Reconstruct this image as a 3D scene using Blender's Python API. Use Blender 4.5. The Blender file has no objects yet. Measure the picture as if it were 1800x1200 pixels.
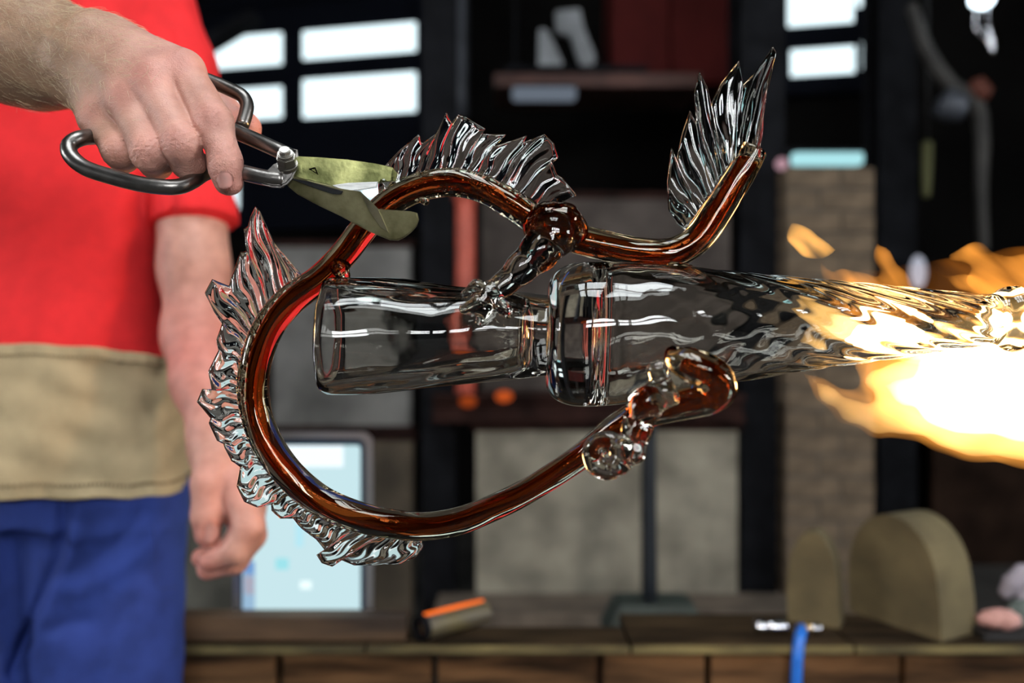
import bpy, bmesh, math, random
import numpy as np
from mathutils import Vector, Matrix

# ------------------------------------------------------------------ camera, world, exposure
sc = bpy.context.scene
COL = sc.collection
ZC, F = 1.10, 1500.0                      # camera height, focal length in pixels of the 1800x1200 frame
cam_d = bpy.data.cameras.new('camera'); cam = bpy.data.objects.new('camera', cam_d); COL.objects.link(cam)
cam.location = (0, 0, ZC); cam.rotation_euler = (math.pi/2, 0, 0)
cam_d.sensor_width = 36; cam_d.lens = 30; cam_d.clip_start = 0.02
cam_d.dof.use_dof = True; cam_d.dof.focus_distance = 0.572; cam_d.dof.aperture_fstop = 3.2
sc.camera = cam
w = bpy.data.worlds.new('world'); sc.world = w; w.use_nodes = True
w.node_tree.nodes['Background'].inputs[0].default_value = (0.55, 0.68, 0.80, 1)
w.node_tree.nodes['Background'].inputs[1].default_value = 0.3
sc.view_settings.view_transform = 'Standard'; sc.view_settings.look = 'None'
sc.view_settings.gamma = 1.0; sc.view_settings.use_curve_mapping = False
sc.view_settings.exposure = 0.0
cy = sc.cycles
cy.max_bounces = 13; cy.transmission_bounces = 13; cy.glossy_bounces = 8; cy.diffuse_bounces = 2; cy.volume_bounces = 0
cy.volume_step_rate = 4.0; cy.volume_max_steps = 64; cy.use_adaptive_sampling = True; cy.adaptive_threshold = 0.03
cy.transparent_max_bounces = 12; cy.sample_clamp_indirect = 6.0; cy.caustics_refractive = True; cy.blur_glossy = 0.3
FRONT_WINDOW, ROOF_WINDOW, BACK_WINDOW = 26.0, 14.0, 1.6
FLAME_WATTS = 3.5

# ------------------------------------------------------------------ helpers
def P(x, y, D):
    return Vector((D*(x-900)/F, D, ZC - D*(y-600)/F))
def PX(r, D): return r*D/F

def mk(name, verts, faces, m=None, parent=None, smooth=False, label=None, cat=None, group=None, kind=None):
    me = bpy.data.meshes.new(name)
    if isinstance(verts, np.ndarray): verts = verts.tolist()
    if isinstance(faces, np.ndarray): faces = faces.tolist()
    me.from_pydata(verts, [], faces); me.update()
    if smooth: me.polygons.foreach_set('use_smooth', [True]*len(me.polygons))
    o = bpy.data.objects.new(name, me); COL.objects.link(o)
    if m: me.materials.append(m)
    if parent: o.parent = parent
    tag(o, label, cat, group, kind)
    return o
def mkbm(name, bm, m=None, parent=None, smooth=False, **k):
    me = bpy.data.meshes.new(name); bmesh.ops.recalc_face_normals(bm, faces=bm.faces); bm.to_mesh(me); bm.free()
    if smooth: me.polygons.foreach_set('use_smooth', [True]*len(me.polygons))
    o = bpy.data.objects.new(name, me); COL.objects.link(o)
    if m: me.materials.append(m)
    if parent: o.parent = parent
    tag(o, **k)
    return o
def tag(o, label=None, cat=None, group=None, kind=None):
    if label: o['label'] = label
    if cat: o['category'] = cat
    if group: o['group'] = group
    if kind: o['kind'] = kind
    return o
def empty(name, label=None, cat=None, group=None, kind=None):
    o = bpy.data.objects.new(name, None); COL.objects.link(o); o.empty_display_size = 0.05
    return tag(o, label, cat, group, kind)

def bm_box(bm, lo, hi, M=None, bev=0.0):
    r = bmesh.ops.create_cube(bm, size=1.0)
    vs = r['verts']
    c = (Vector(lo)+Vector(hi))/2; s = Vector(hi)-Vector(lo)
    for v in vs: v.co = Vector((v.co.x*s.x, v.co.y*s.y, v.co.z*s.z)) + c
    if bev > 0:
        es = list({e for v in vs for e in v.link_edges})
        r2 = bmesh.ops.bevel(bm, geom=es, offset=bev, segments=2, affect='EDGES', profile=0.6)
        vs = list({v for f in r2['faces'] for v in f.verts} | {v for v in vs if v.is_valid})
    if M is not None:
        for v in vs: v.co = M @ v.co
    return vs
def box(name, lo, hi, m, parent=None, bev=0.0, M=None, **k):
    bm = bmesh.new(); bm_box(bm, lo, hi, M, bev)
    return mkbm(name, bm, m, parent, **k)
def pbox(x0, y0, x1, y1, D, depth):
    """box lo/hi whose front face covers these pixels at distance D"""
    a = P(x0, y1, D); b = P(x1, y0, D)
    return (a.x, D, a.z), (b.x, D+depth, b.z)

def catmull(pts, n):
    pts = np.array(pts, float); k = len(pts)
    # centripetal-ish: resample by chord length
    d = np.r_[0, np.cumsum(np.maximum(1e-9, np.linalg.norm(np.diff(pts[:, :3], axis=0), axis=1)))]
    t = np.linspace(0, d[-1], n); out = np.zeros((n, pts.shape[1]))
    m = np.zeros_like(pts)
    m[1:-1] = (pts[2:]-pts[:-2])/(d[2:]-d[:-2])[:, None]; m[0] = (pts[1]-pts[0])/(d[1]-d[0]); m[-1] = (pts[-1]-pts[-2])/(d[-1]-d[-2])
    i = np.clip(np.searchsorted(d, t, side='right')-1, 0, k-2)
    h = (d[i+1]-d[i]); s = (t-d[i])/h; s = s[:, None]; h = h[:, None]
    return (2*s**3-3*s**2+1)*pts[i]+(s**3-2*s**2+s)*h*m[i]+(-2*s**3+3*s**2)*pts[i+1]+(s**3-s**2)*h*m[i+1]

def sweep(path, n=20, flat=None, twist=None):
    """path: array (k,4) x y z r -> verts, faces (closed tube with rounded caps)"""
    path = np.asarray(path, float); k = len(path)
    p = path[:, :3]; r = path[:, 3]
    t = np.gradient(p, axis=0); t /= np.linalg.norm(t, axis=1)[:, None]+1e-12
    u = np.cross(t[0], [0.0, 1.0, 0.03]); 
    if np.linalg.norm(u) < 1e-3: u = np.cross(t[0], [1.0, 0, 0])
    u /= np.linalg.norm(u)
    V = []
    th = np.linspace(0, 2*np.pi, n, endpoint=False)
    for i in range(k):
        u = u - t[i]*np.dot(u, t[i]); u /= np.linalg.norm(u)
        v = np.cross(t[i], u)
        rr = r[i]*np.ones(n)
        if twist is not None: rr = rr*(1+twist(i, th))
        V.append(p[i]+np.outer(np.cos(th)*rr, u)+np.outer(np.sin(th)*rr, v))
    V = np.concatenate(V); Fc = []
    for i in range(k-1):
        for j in range(n):
            a = i*n+j; b = i*n+(j+1) % n
            Fc.append((a, b, b+n, a+n))
    V = V.tolist()
    c0 = len(V); V.append((p[0]-t[0]*r[0]*0.35).tolist()); c1 = len(V); V.append((p[-1]+t[-1]*r[-1]*0.35).tolist())
    for j in range(n):
        Fc.append((c0, (j+1) % n, j)); Fc.append((c1, (k-1)*n+j, (k-1)*n+(j+1) % n))
    return V, Fc
def path_px(pts, n):
    """[(x,y,D,r_px)] -> resampled world path with radius"""
    q = [(*P(a, b, d), PX(r, d)) for a, b, d, r in pts]
    return catmull(q, n)
def tube(name, path, m, parent=None, n=16, smooth=True, **k):
    v, f = sweep(path, n); bm = bmesh.new()
    vs = [bm.verts.new(c) for c in v]
    for q in f: bm.faces.new([vs[i] for i in q])
    return mkbm(name, bm, m, parent, smooth, **k)

def revolve(profile, n, center, axis_u, axis_r, axis_b, wob=None):
    """profile [(t,r)] closed loop along axis; returns verts, faces of a closed solid of revolution"""
    V, Fc = [], []
    k = len(profile); th = np.linspace(0, 2*np.pi, n, endpoint=False)
    for i, (t, r) in enumerate(profile):
        rr = np.full(n, r)
        if wob is not None: rr = rr + wob(i, t, r, th)
        c = center(t)
        V.append(np.array(c)+np.outer(np.cos(th)*rr, axis_r)+np.outer(np.sin(th)*rr, axis_b))
    V = np.concatenate(V)
    for i in range(k-1):
        for j in range(n):
            a = i*n+j; b = i*n+(j+1) % n
            Fc.append((a, b, b+n, a+n))
    return V, Fc

# --- signed distance fields polygonised with surface nets
def cone(p, a, b, ra, rb):
    a = np.array(a, np.float32); b = np.array(b, np.float32)
    ba = b-a; pa = p-a
    h = np.clip((pa@ba)/max(1e-12, float(ba@ba)), 0, 1)
    return np.sqrt(((pa-h[..., None]*ba)**2).sum(-1))-(ra+(rb-ra)*h)
def smin(a, b, k):
    h = np.clip(0.5+0.5*(b-a)/k, 0, 1)
    return b+(a-b)*h-k*h*(1-h)
def nets(f, lo, hi, h):
    lo = np.array(lo, np.float32); n = np.ceil((np.array(hi)-lo)/h).astype(int)+1
    g = [lo[i]+h*np.arange(n[i], dtype=np.float32) for i in range(3)]
    D = np.empty(n, np.float32)
    step = max(1, int(400000//(n[1]*n[2])))
    for i in range(0, n[0], step):
        xx, yy, zz = np.meshgrid(g[0][i:i+step], g[1], g[2], indexing='ij')
        D[i:i+step] = f(np.stack([xx, yy, zz], -1))
    # seal the border
    for ax in range(3):
        sl = [slice(None)]*3
        for e in (0, -1):
            sl[ax] = e; D[tuple(sl)] = np.maximum(D[tuple(sl)], h*0.5)
    s = D < 0
    cnt = np.zeros(n-1, np.int8); acc = np.zeros((*(n-1), 3), np.float32); num = np.zeros(n-1, np.float32)
    offs = [(i, j, k) for i in (0, 1) for j in (0, 1) for k in (0, 1)]
    def sub(A, o): return A[o[0]:o[0]+n[0]-1, o[1]:o[1]+n[1]-1, o[2]:o[2]+n[2]-1]
    for o in offs:
        for ax in range(3):
            if o[ax]: continue
            o2 = list(o); o2[ax] = 1
            d0, d1 = sub(D, o), sub(D, o2); c = (d0 < 0) != (d1 < 0)
            t = np.where(c, d0/np.where(c, d0-d1, 1), 0)
            for q in range(3): acc[..., q] += np.where(c, o[q]+(t if q == ax else 0), 0)
            num += c
    act = num > 0
    idx = -np.ones(n-1, np.int64); ii = np.argwhere(act); idx[act] = np.arange(len(ii))
    V = (ii+acc[act]/num[act][:, None])*h+lo
    Q = []
    for ax in range(3):
        a1, a2 = [q for q in range(3) if q != ax]
        sl0 = [slice(1, n[q]-1) for q in range(3)]; sl0[ax] = slice(0, n[ax]-1)
        sl1 = list(sl0); sl1[ax] = slice(1, n[ax])
        c = s[tuple(sl0)] != s[tuple(sl1)]
        e = np.argwhere(c)
        if not len(e): continue
        base = e.copy(); base[:, a1] += 1; base[:, a2] += 1
        inside0 = s[tuple(sl0)][c]
        def at(d1, d2):
            b = base.copy(); b[:, a1] += d1; b[:, a2] += d2
            return idx[b[:, 0], b[:, 1], b[:, 2]]
        q = np.stack([at(-1, -1), at(0, -1), at(0, 0), at(-1, 0)], 1)
        flip = inside0 if ax != 1 else ~inside0
        q[~flip] = q[~flip][:, ::-1]
        Q.append(q)
    return V, np.concatenate(Q)
def chain(p, pts, k=0.004):
    """pts [(x,y,D,r_px)] -> sdf of a tapered chain"""
    w = [(P(a, b, d), PX(r, d)) for a, b, d, r in pts]; d = None
    for (a, ra), (b, rb) in zip(w[:-1], w[1:]):
        e = cone(p, a, b, ra, rb); d = e if d is None else smin(d, e, k)
    return d
def bounds(chains, pad):
    lo = np.full(3, 9e9); hi = -lo
    for pts in chains:
        for a, b, d, r in pts:
            w = np.array(P(a, b, d)); rr = PX(r, d)+pad
            lo = np.minimum(lo, w-rr); hi = np.maximum(hi, w+rr)
    return lo, hi

# ------------------------------------------------------------------ materials
def mat(name, col, rough=0.6, metal=0.0, var=0.0, scale=20.0, bump=0.0, bscale=None, col2=None, spec=0.5, detail=6.0, stretch=None):
    m = bpy.data.materials.new(name); m.use_nodes = True
    nt = m.node_tree; b = nt.nodes['Principled BSDF']
    b.inputs['Roughness'].default_value = rough; b.inputs['Metallic'].default_value = metal
    b.inputs['Specular IOR Level'].default_value = spec
    b.inputs['Base Color'].default_value = (*col, 1)
    tc = nt.nodes.new('ShaderNodeTexCoord'); src = tc.outputs['Object']
    if stretch:
        mp = nt.nodes.new('ShaderNodeMapping'); mp.inputs['Scale'].default_value = stretch
        nt.links.new(src, mp.inputs[0]); src = mp.outputs[0]
    if var > 0 or col2:
        nz = nt.nodes.new('ShaderNodeTexNoise'); nz.inputs['Scale'].default_value = scale; nz.inputs['Detail'].default_value = detail
        nt.links.new(src, nz.inputs['Vector'])
        rp = nt.nodes.new('ShaderNodeValToRGB'); nt.links.new(nz.outputs['Fac'], rp.inputs[0])
        c2 = col2 or tuple(c*(1+var) for c in col)
        rp.color_ramp.elements[0].position = 0.35; rp.color_ramp.elements[1].position = 0.66
        rp.color_ramp.elements[0].color = (*[c*(1-var) for c in col], 1); rp.color_ramp.elements[1].color = (*c2, 1)
        nt.links.new(rp.outputs[0], b.inputs['Base Color'])
    if bump > 0:
        n2 = nt.nodes.new('ShaderNodeTexNoise'); n2.inputs['Scale'].default_value = bscale or scale*3; n2.inputs['Detail'].default_value = 5
        nt.links.new(src, n2.inputs['Vector'])
        bp = nt.nodes.new('ShaderNodeBump'); bp.inputs['Strength'].default_value = bump; bp.inputs['Distance'].default_value = 0.002
        nt.links.new(n2.outputs['Fac'], bp.inputs['Height']); nt.links.new(bp.outputs[0], b.inputs['Normal'])
    return m
def emit(name, col, s):
    m = bpy.data.materials.new(name); m.use_nodes = True; nt = m.node_tree
    nt.nodes.remove(nt.nodes['Principled BSDF'])
    e = nt.nodes.new('ShaderNodeEmission'); e.inputs[0].default_value = (*col, 1); e.inputs[1].default_value = s
    nt.links.new(e.outputs[0], nt.nodes['Material Output'].inputs[0])
    return m
def glass(name, col, ior=1.5, rough=0.0, bump=0.0, bscale=60, bdist=0.0006):
    m = bpy.data.materials.new(name); m.use_nodes = True; nt = m.node_tree
    nt.nodes.remove(nt.nodes['Principled BSDF'])
    g = nt.nodes.new('ShaderNodeBsdfGlass'); g.inputs['Color'].default_value = (*col, 1)
    g.inputs['IOR'].default_value = ior; g.inputs['Roughness'].default_value = rough
    nt.links.new(g.outputs[0], nt.nodes['Material Output'].inputs[0])
    if bump > 0:
        tc = nt.nodes.new('ShaderNodeTexCoord'); n2 = nt.nodes.new('ShaderNodeTexNoise'); n2.inputs['Scale'].default_value = bscale
        n2.inputs['Detail'].default_value = 1.5
        nt.links.new(tc.outputs['Object'], n2.inputs['Vector'])
        bp = nt.nodes.new('ShaderNodeBump'); bp.inputs['Strength'].default_value = bump; bp.inputs['Distance'].default_value = bdist
        nt.links.new(n2.outputs['Fac'], bp.inputs['Height']); nt.links.new(bp.outputs[0], g.inputs['Normal'])
    return m
def vol_emit(name, col, s, lo=.15, scale=26, rot=20):
    """glowing gas: emission only, streaked along the draught"""
    m = bpy.data.materials.new(name); m.use_nodes = True; nt = m.node_tree
    nt.nodes.remove(nt.nodes['Principled BSDF'])
    e = nt.nodes.new('ShaderNodeEmission'); e.inputs[0].default_value = (*col, 1)
    tc = nt.nodes.new('ShaderNodeTexCoord'); mp = nt.nodes.new('ShaderNodeMapping'); mp.vector_type = 'TEXTURE'
    mp.inputs['Rotation'].default_value = (0, math.radians(rot), 0); mp.inputs['Scale'].default_value = (4.5, 1.5, 1)
    nt.links.new(tc.outputs['Object'], mp.inputs[0])
    nz = nt.nodes.new('ShaderNodeTexNoise'); nz.inputs['Scale'].default_value = scale; nz.inputs['Detail'].default_value = 2.5; nz.inputs['Distortion'].default_value = .6
    nt.links.new(mp.outputs[0], nz.inputs['Vector'])
    mr = nt.nodes.new('ShaderNodeMapRange'); mr.inputs[1].default_value = .34; mr.inputs[2].default_value = .66; mr.inputs[3].default_value = s*lo; mr.inputs[4].default_value = s
    nt.links.new(nz.outputs['Fac'], mr.inputs[0]); nt.links.new(mr.outputs[0], e.inputs[1])
    nt.links.new(e.outputs[0], nt.nodes['Material Output'].inputs['Volume'])
    return m

M_wall = mat('dark_wall', (0.0035, 0.0032, 0.003), 0.95, var=0.5, scale=2, spec=.06)  # near-black mottled colour for walls and ceiling
M_floor = mat('concrete_floor', (0.06, 0.055, 0.05), 0.8, var=0.3, scale=4)
M_frame = mat('window_frame_paint', (0.003, 0.004, 0.008), 0.8, spec=.08)
M_pane_b = emit('daylit_pane', (0.78, 0.95, 1.0), BACK_WINDOW)
M_pane_f = emit('daylit_front_pane', (0.93, 0.97, 1.0), FRONT_WINDOW)
M_pane_r = emit('daylit_roof_pane', (0.90, 0.96, 1.0), ROOF_WINDOW)
M_darksteel = mat('dark_steel', (0.0075, 0.0078, 0.0095), 0.8, 0.0, var=0.4, scale=9, spec=.08)
M_bluesteel = mat('blue_grey_steel', (0.075, 0.085, 0.11), 0.5, 0.2, var=0.4, scale=6)
M_greyboard = mat('grey_board', (0.25, 0.225, 0.175), 0.9, var=0.32, scale=7, bump=0.2, spec=.15)
M_greyboard2 = mat('brown_grey_board', (0.075, 0.062, 0.055), 0.85, var=0.35, scale=6, spec=.1)
M_tan = mat('firebrick', (0.13, 0.092, 0.058), 0.9, var=0.3, scale=12, bump=0.3)
M_mortar = mat('mortar', (0.09, 0.075, 0.06), 0.95, var=0.2, scale=20)
M_redpaint = mat('red_orange_paint', (0.42, 0.075, 0.045), 0.5, var=0.3, scale=8)
M_maroon = mat('maroon_panel', (0.060, 0.008, 0.007), 0.8, var=0.2, scale=5, spec=.1)
M_rust = mat('rusty_steel', (0.022, 0.009, 0.007), 0.8, var=0.5, scale=9, spec=.1)
M_wood = mat('old_timber', (0.045, 0.024, 0.012), 0.85, var=0.5, scale=14, bump=0.4, stretch=(0.35, 2.5, 3), col2=(0.15, 0.08, 0.036), spec=.15)
M_woodtop = mat('worn_yellow_timber', (0.075, 0.058, 0.020), 0.75, var=0.5, scale=16, bump=0.3, stretch=(0.5, 2, 2), col2=(0.19, 0.155, 0.06))
M_stone = mat('stone_mould', (0.115, 0.095, 0.048), 0.9, var=0.25, scale=14, bump=0.3)
M_green = mat('dark_green_iron', (0.030, 0.042, 0.036), 0.6, 0.2, var=0.3, scale=14)
M_alu = mat('brushed_aluminium', (0.50, 0.51, 0.54), 0.32, 0.9)
M_black = mat('black_rubber', (0.012, 0.012, 0.013), 0.6)
M_screen = emit('tablet_screen', (0.62, 0.85, 0.90), 0.95)
M_hose = mat('blue_hose', (0.02, 0.16, 0.65), 0.35)
M_chrome = mat('chrome', (0.75, 0.76, 0.80), 0.16, 1.0)
M_brass = mat('brass', (0.60, 0.40, 0.14), 0.3, 1.0)
M_greytrim = mat('light_grey_metal', (0.06, 0.066, 0.08), 0.5, 0.3, var=0.3, scale=8)

# ------------------------------------------------------------------ the room
def struct(o): o['kind'] = 'structure'; return o
struct(box('floor', (-5.5, -4.0, -0.1), (5.5, 8.2, 0), M_floor))
struct(box('ceiling', (-5.5, -4.0, 4.2), (5.5, 8.2, 4.3), M_wall))
struct(box('wall_left', (-5.6, -4.0, 0), (-5.5, 8.2, 4.2), M_wall))
struct(box('wall_right', (5.5, -4.0, 0), (5.6, 8.2, 4.2), M_wall))
struct(box('wall_front', (-5.5, -4.1, 0), (5.5, -4.0, 4.2), M_wall))
# back wall, turned so that its right end is nearer
BW = Matrix.Translation((0, 5.3, 0)) @ Matrix.Rotation(math.radians(-12.5), 4, 'Z')
struct(box('wall_back', (-5.6, 0, 0), (5.55, 0.12, 4.2), M_wall, M=BW))
def back_uv(x, y, off=0.0):
    """pixel -> point on the plane of the back wall (local u, z)"""
    d = Vector(((x-900)/F, 1, -(y-600)/F)); inv = BW.inverted()
    o = inv @ Vector((0, 0, ZC)); dd = inv.to_3x3() @ d
    t = (-off-o.y)/dd.y; q = o+dd*t
    return q.x, q.z
def window_back(name, panes, frame):
    e = empty(name, kind='structure')
    u0, z1 = back_uv(frame[0], frame[1]); u1, z0 = back_uv(frame[2], frame[3])
    bm = bmesh.new(); t = 0.05
    for lo, hi in (((u0-t, -0.10, z0-t), (u1+t, -0.001, z0)), ((u0-t, -0.10, z1), (u1+t, -0.001, z1+t)),
                   ((u0-t, -0.10, z0), (u0, -0.001, z1)), ((u1, -0.10, z0), (u1+t, -0.001, z1))):
        bm_box(bm, lo, hi, BW)
    mkbm('window_frame', bm, M_frame, e)
    for (a, b, c, d) in panes:
        p0 = back_uv(a, b, 0.03); p1 = back_uv(c, d, 0.03)
        box('pane', (p0[0], -0.035, p1[1]), (p1[0], -0.025, p0[1]), M_pane_b, e, M=BW)
    # glazing bars between the panes
    us = sorted({round(back_uv(q[0], q[1], .03)[0], 3) for q in panes})
    box('glazing_bar', (u0, -0.02, z0), (u1, -0.002, z1), M_frame, e, M=BW)
    return e
window_back('window_1', [(330, 72, 495, 112), (330, 164, 495, 206), (533, 56, 731, 89), (533, 141, 731, 195),
                         (372, 322, 418, 367), (634, 322, 672, 350)], (300, 30, 745, 385))
window_back('window_2', [(1385, -30, 1500, 38), (1390, 89, 1502, 127), (1514, 76, 1545, 119), (1505, -30, 1530, 10)], (1375, -45, 1556, 150))
# big workshop windows behind the photographer and in the roof: the daylight of the place
def window_grid(name, c, ux, uy, nx, ny, w, h, gap, m):
    e = empty(name, kind='structure'); c = Vector(c); ux = Vector(ux); uy = Vector(uy); nn = ux.cross(uy)
    W = nx*w+(nx-1)*gap; H = ny*h+(ny-1)*gap
    R = Matrix((ux, uy, nn)).transposed().to_4x4(); M = Matrix.Translation(c) @ R
    pm = None
    for i in range(nx):
        for j in range(ny):
            x = -W/2+i*(w+gap); y = -H/2+j*(h+gap)
            box('pane', (x, y, -0.01), (x+w, y+h, 0.01), m, e, M=M)
    bm = bmesh.new()
    for i in range(nx+1):
        x = -W/2-gap+i*(w+gap); bm_box(bm, (x, -H/2-gap, -0.03), (x+gap, H/2+gap, 0.03), M)
    for j in range(ny+1):
        y = -H/2-gap+j*(h+gap); bm_box(bm, (-W/2-gap, y, -0.03), (W/2+gap, y+gap, 0.03), M)
    mkbm('window_frame', bm, M_frame, e)
    return e
window_grid('window_3', (0.9, -3.95, 2.5), (1, 0, 0), (0, 0, 1), 4, 2, 0.55, 0.40, 0.16, M_pane_f)
window_grid('window_4', (0.2, -0.5, 4.15), (1, 0, 0), (0, -1, 0), 3, 2, 0.5, 0.7, 0.12, M_pane_r)
window_grid('window_5', (-5.45, -0.6, 2.2), (0, 1, 0), (0, 0, 1), 3, 2, 0.5, 0.5, 0.1, M_pane_f)
window_grid('window_6', (5.45, -0.8, 2.4), (0, -1, 0), (0, 0, 1), 3, 3, 0.5, 0.4, 0.1, M_pane_f)

# ------------------------------------------------------------------ background
def hpost(name, x0, x1, D, m, label, z0=0.0, z1=4.2, cat='post'):
    a = P(x0, 600, D).x; b = P(x1, 600, D).x; t = (b-a)*0.14; d = (b-a)*1.1
    bm = bmesh.new()
    bm_box(bm, (a, D, z0), (b, D+t, z1), bev=0.003); bm_box(bm, (a, D+d-t, z0), (b, D+d, z1), bev=0.003)
    bm_box(bm, ((a+b)/2-t/2, D+t, z0), ((a+b)/2+t/2, D+d-t, z1))
    bm_box(bm, (a-0.02, D-0.02, z0), (b+0.02, D+d+0.02, z0+0.012))
    return mkbm(name, bm, m, label=label, cat=cat)
hpost('steel_post', 742, 800, 3.0, M_darksteel, 'dark blue-black steel post behind the glass foot, beside the orange pipe')
hpost('steel_post', 1302, 1380, 3.1, M_darksteel, 'broad dark steel post left of the pale firebrick column')
hpost('steel_post', 1545, 1612, 4.0, M_darksteel, 'dark steel post to the right of the firebrick column')
# slim grey pipe up by the window
tube('grey_pipe', catmull([(*P(812, -200, 4.2), 0.034), (*P(812, 100, 4.2), 0.034), (*P(812, 205, 4.2), 0.034)], 8), M_greytrim, n=14,
     label='slim blue-grey vertical pipe right of the left window', cat='pipe')
# orange pipe with flanges
e = empty('orange_pipe', 'red-orange painted upright pipe above the dark lintel', 'pipe')
tube('pipe_run', catmull([(*P(818, 330, 2.95), 0.034), (*P(818, 500, 2.95), 0.034), (*P(818, 722, 2.95), 0.034)], 8), M_redpaint, e, n=16)
for yy in (345, 712):
    tube('flange', catmull([(*P(818, yy-7, 2.95), 0.044), (*P(818, yy, 2.95), 0.044), (*P(818, yy+7, 2.95), 0.044)], 4), M_redpaint, e, n=16)
def board(name, x0, y0, x1, y1, D, m, label, lip=0.03, seams=(), cat='board', down=True):
    e = empty(name, label, cat)
    lo, hi = pbox(x0, y0, x1, y1, D, 0.05)
    box('panel', lo, hi, m, e, bev=0.012)
    box('edge_rail', (lo[0]-lip*.5, D-0.012, lo[2]-lip*.5), (hi[0]+lip*.5, D+0.06, lo[2]+lip*.3), M_rust, e, bev=0.004)
    box('edge_rail', (lo[0]-lip*.5, D-0.008, hi[2]-lip*.3), (hi[0]+lip*.5, D+0.06, hi[2]+lip*.5), M_rust, e, bev=0.004)
    if down and lo[2] > 0.02:
        for fx in (0.08, 0.92):
            X = lo[0]+(hi[0]-lo[0])*fx
            box('leg', (X-.03, D+.005, 0), (X+.03, D+.055, lo[2]), M_rust, e)
    return e
board('furnace_board', 836, 752, 1128, 1062, 2.9, M_greyboard, 'wide pale grey furnace board left of the thin dark stand')
board('furnace_board', 1152, 752, 1298, 1058, 2.92, M_greyboard, 'narrow beige furnace board right of the thin dark stand')
board('kiln', 845, 345, 1285, 690, 3.1, M_greyboard2, 'brown-grey furnace front behind the glass vessel', cat='furnace')
board('furnace_board', 478, 430, 722, 752, 3.3, mat('grey_plaster', (0.16, 0.155, 0.145), 0.9, var=0.4, scale=5), 'mottled grey board behind the empty space inside the dragon loop')
board('furnace_board', 655, 770, 726, 1120, 3.15, mat('brown_board', (0.085, 0.066, 0.045), 0.9, var=0.4, scale=6), 'narrow dark brown board right of the tablet')
board('furnace_board', 300, 760, 420, 1130, 3.2, mat('olive_board', (0.12, 0.115, 0.095), 0.9, var=0.4, scale=6), 'dim olive-grey board behind the hanging hand')
# lintel
e = empty('furnace_lintel', 'dark rust-red lintel beam below the furnace front', 'beam')
lo, hi = pbox(760, 694, 1310, 742, 2.85, 0.14); box('web', (lo[0], lo[1]+.03, lo[2]), (hi[0], hi[1]-.03, hi[2]), M_rust, e)
box('flange', (lo[0], lo[1], hi[2]-.016), hi, M_rust, e); box('flange', lo, (hi[0], hi[1], lo[2]+.016), M_rust, e)
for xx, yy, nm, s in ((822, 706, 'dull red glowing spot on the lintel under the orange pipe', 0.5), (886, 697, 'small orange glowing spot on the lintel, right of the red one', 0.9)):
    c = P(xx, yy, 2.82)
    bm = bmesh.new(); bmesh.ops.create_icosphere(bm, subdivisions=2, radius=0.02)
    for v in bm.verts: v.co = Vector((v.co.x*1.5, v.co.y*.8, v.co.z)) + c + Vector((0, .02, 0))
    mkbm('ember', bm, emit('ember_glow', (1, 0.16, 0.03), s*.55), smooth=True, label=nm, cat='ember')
# ledge under the boards
e = empty('furnace_ledge', 'low brown ledge under the furnace boards', 'ledge')
lo, hi = pbox(760, 1078, 1420, 1132, 2.6, 0.22); box('slab', lo, hi, mat('ledge_stone', (0.13, 0.10, 0.075), 0.9, var=0.35, scale=8), e, bev=0.01)
box('plinth', (lo[0]+.03, lo[1]+.06, 0), (hi[0]-.03, hi[1]-.04, lo[2]), M_rust, e)
# firebrick column
col_e = empty('brick_column', 'pale tan firebrick column behind the flame', 'column')
cx0, cx1 = P(1382, 0, 3.0).x, P(1540, 0, 3.0).x
ztop, zb = P(0, 292, 3.0).z, 0.0
nrow = 22; rh = (ztop-zb)/nrow
box('mortar_core', (cx0+.006, 3.006, 0), (cx1-.006, 3.30, ztop-.004), M_mortar, col_e)
bwid = (cx1-cx0)
bl_a = box('brick', (0, 0, 0), (bwid*0.62-.006, .30, rh-.007), M_tan, col_e, bev=.006); bl_b = box('brick', (0, 0, 0), (bwid*0.38-.006, .30, rh-.007), M_tan, col_e, bev=.006)
first = True
rng = random.Random(3)
for r in range(nrow):
    order = (bl_a, bl_b) if r % 2 else (bl_b, bl_a); x = cx0
    for q in order:
        if r == 0: o = q
        else: o = q.copy(); COL.objects.link(o); o.parent = col_e
        o.location = (x, 3.0+rng.uniform(-.004, .004), r*rh+.003); x += (bwid*0.62 if q is bl_a else bwid*0.38)
# bright reflection on the column top, built as a glowing bar, and round pink lamp
e = empty('reflection_bar', 'glowing bar for the pale cyan reflection on top of the firebrick column', 'lamp')
lo, hi = pbox(1396, 266, 1520, 288, 3.02, 0.05)
box('bar_face', lo, hi, emit('cyan_reflection', (0.45, 0.85, 0.90), 0.95), e, bev=.012)
box('bar_back', (lo[0]-.02, lo[1]+.05, lo[2]-.002), (hi[0]+.02, lo[1]+.1, hi[2]+.02), M_darksteel, e)
bm = bmesh.new(); bmesh.ops.create_uvsphere(bm, u_segments=20, v_segments=12, radius=.022)
for v in bm.verts: v.co += P(1374, 288, 3.05)
mkbm('signal_lamp', bm, emit('pink_lamp', (0.65, 0.38, 0.45), 0.7), smooth=True, label='small round pink lamp left of the cyan bar', cat='lamp')
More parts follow.
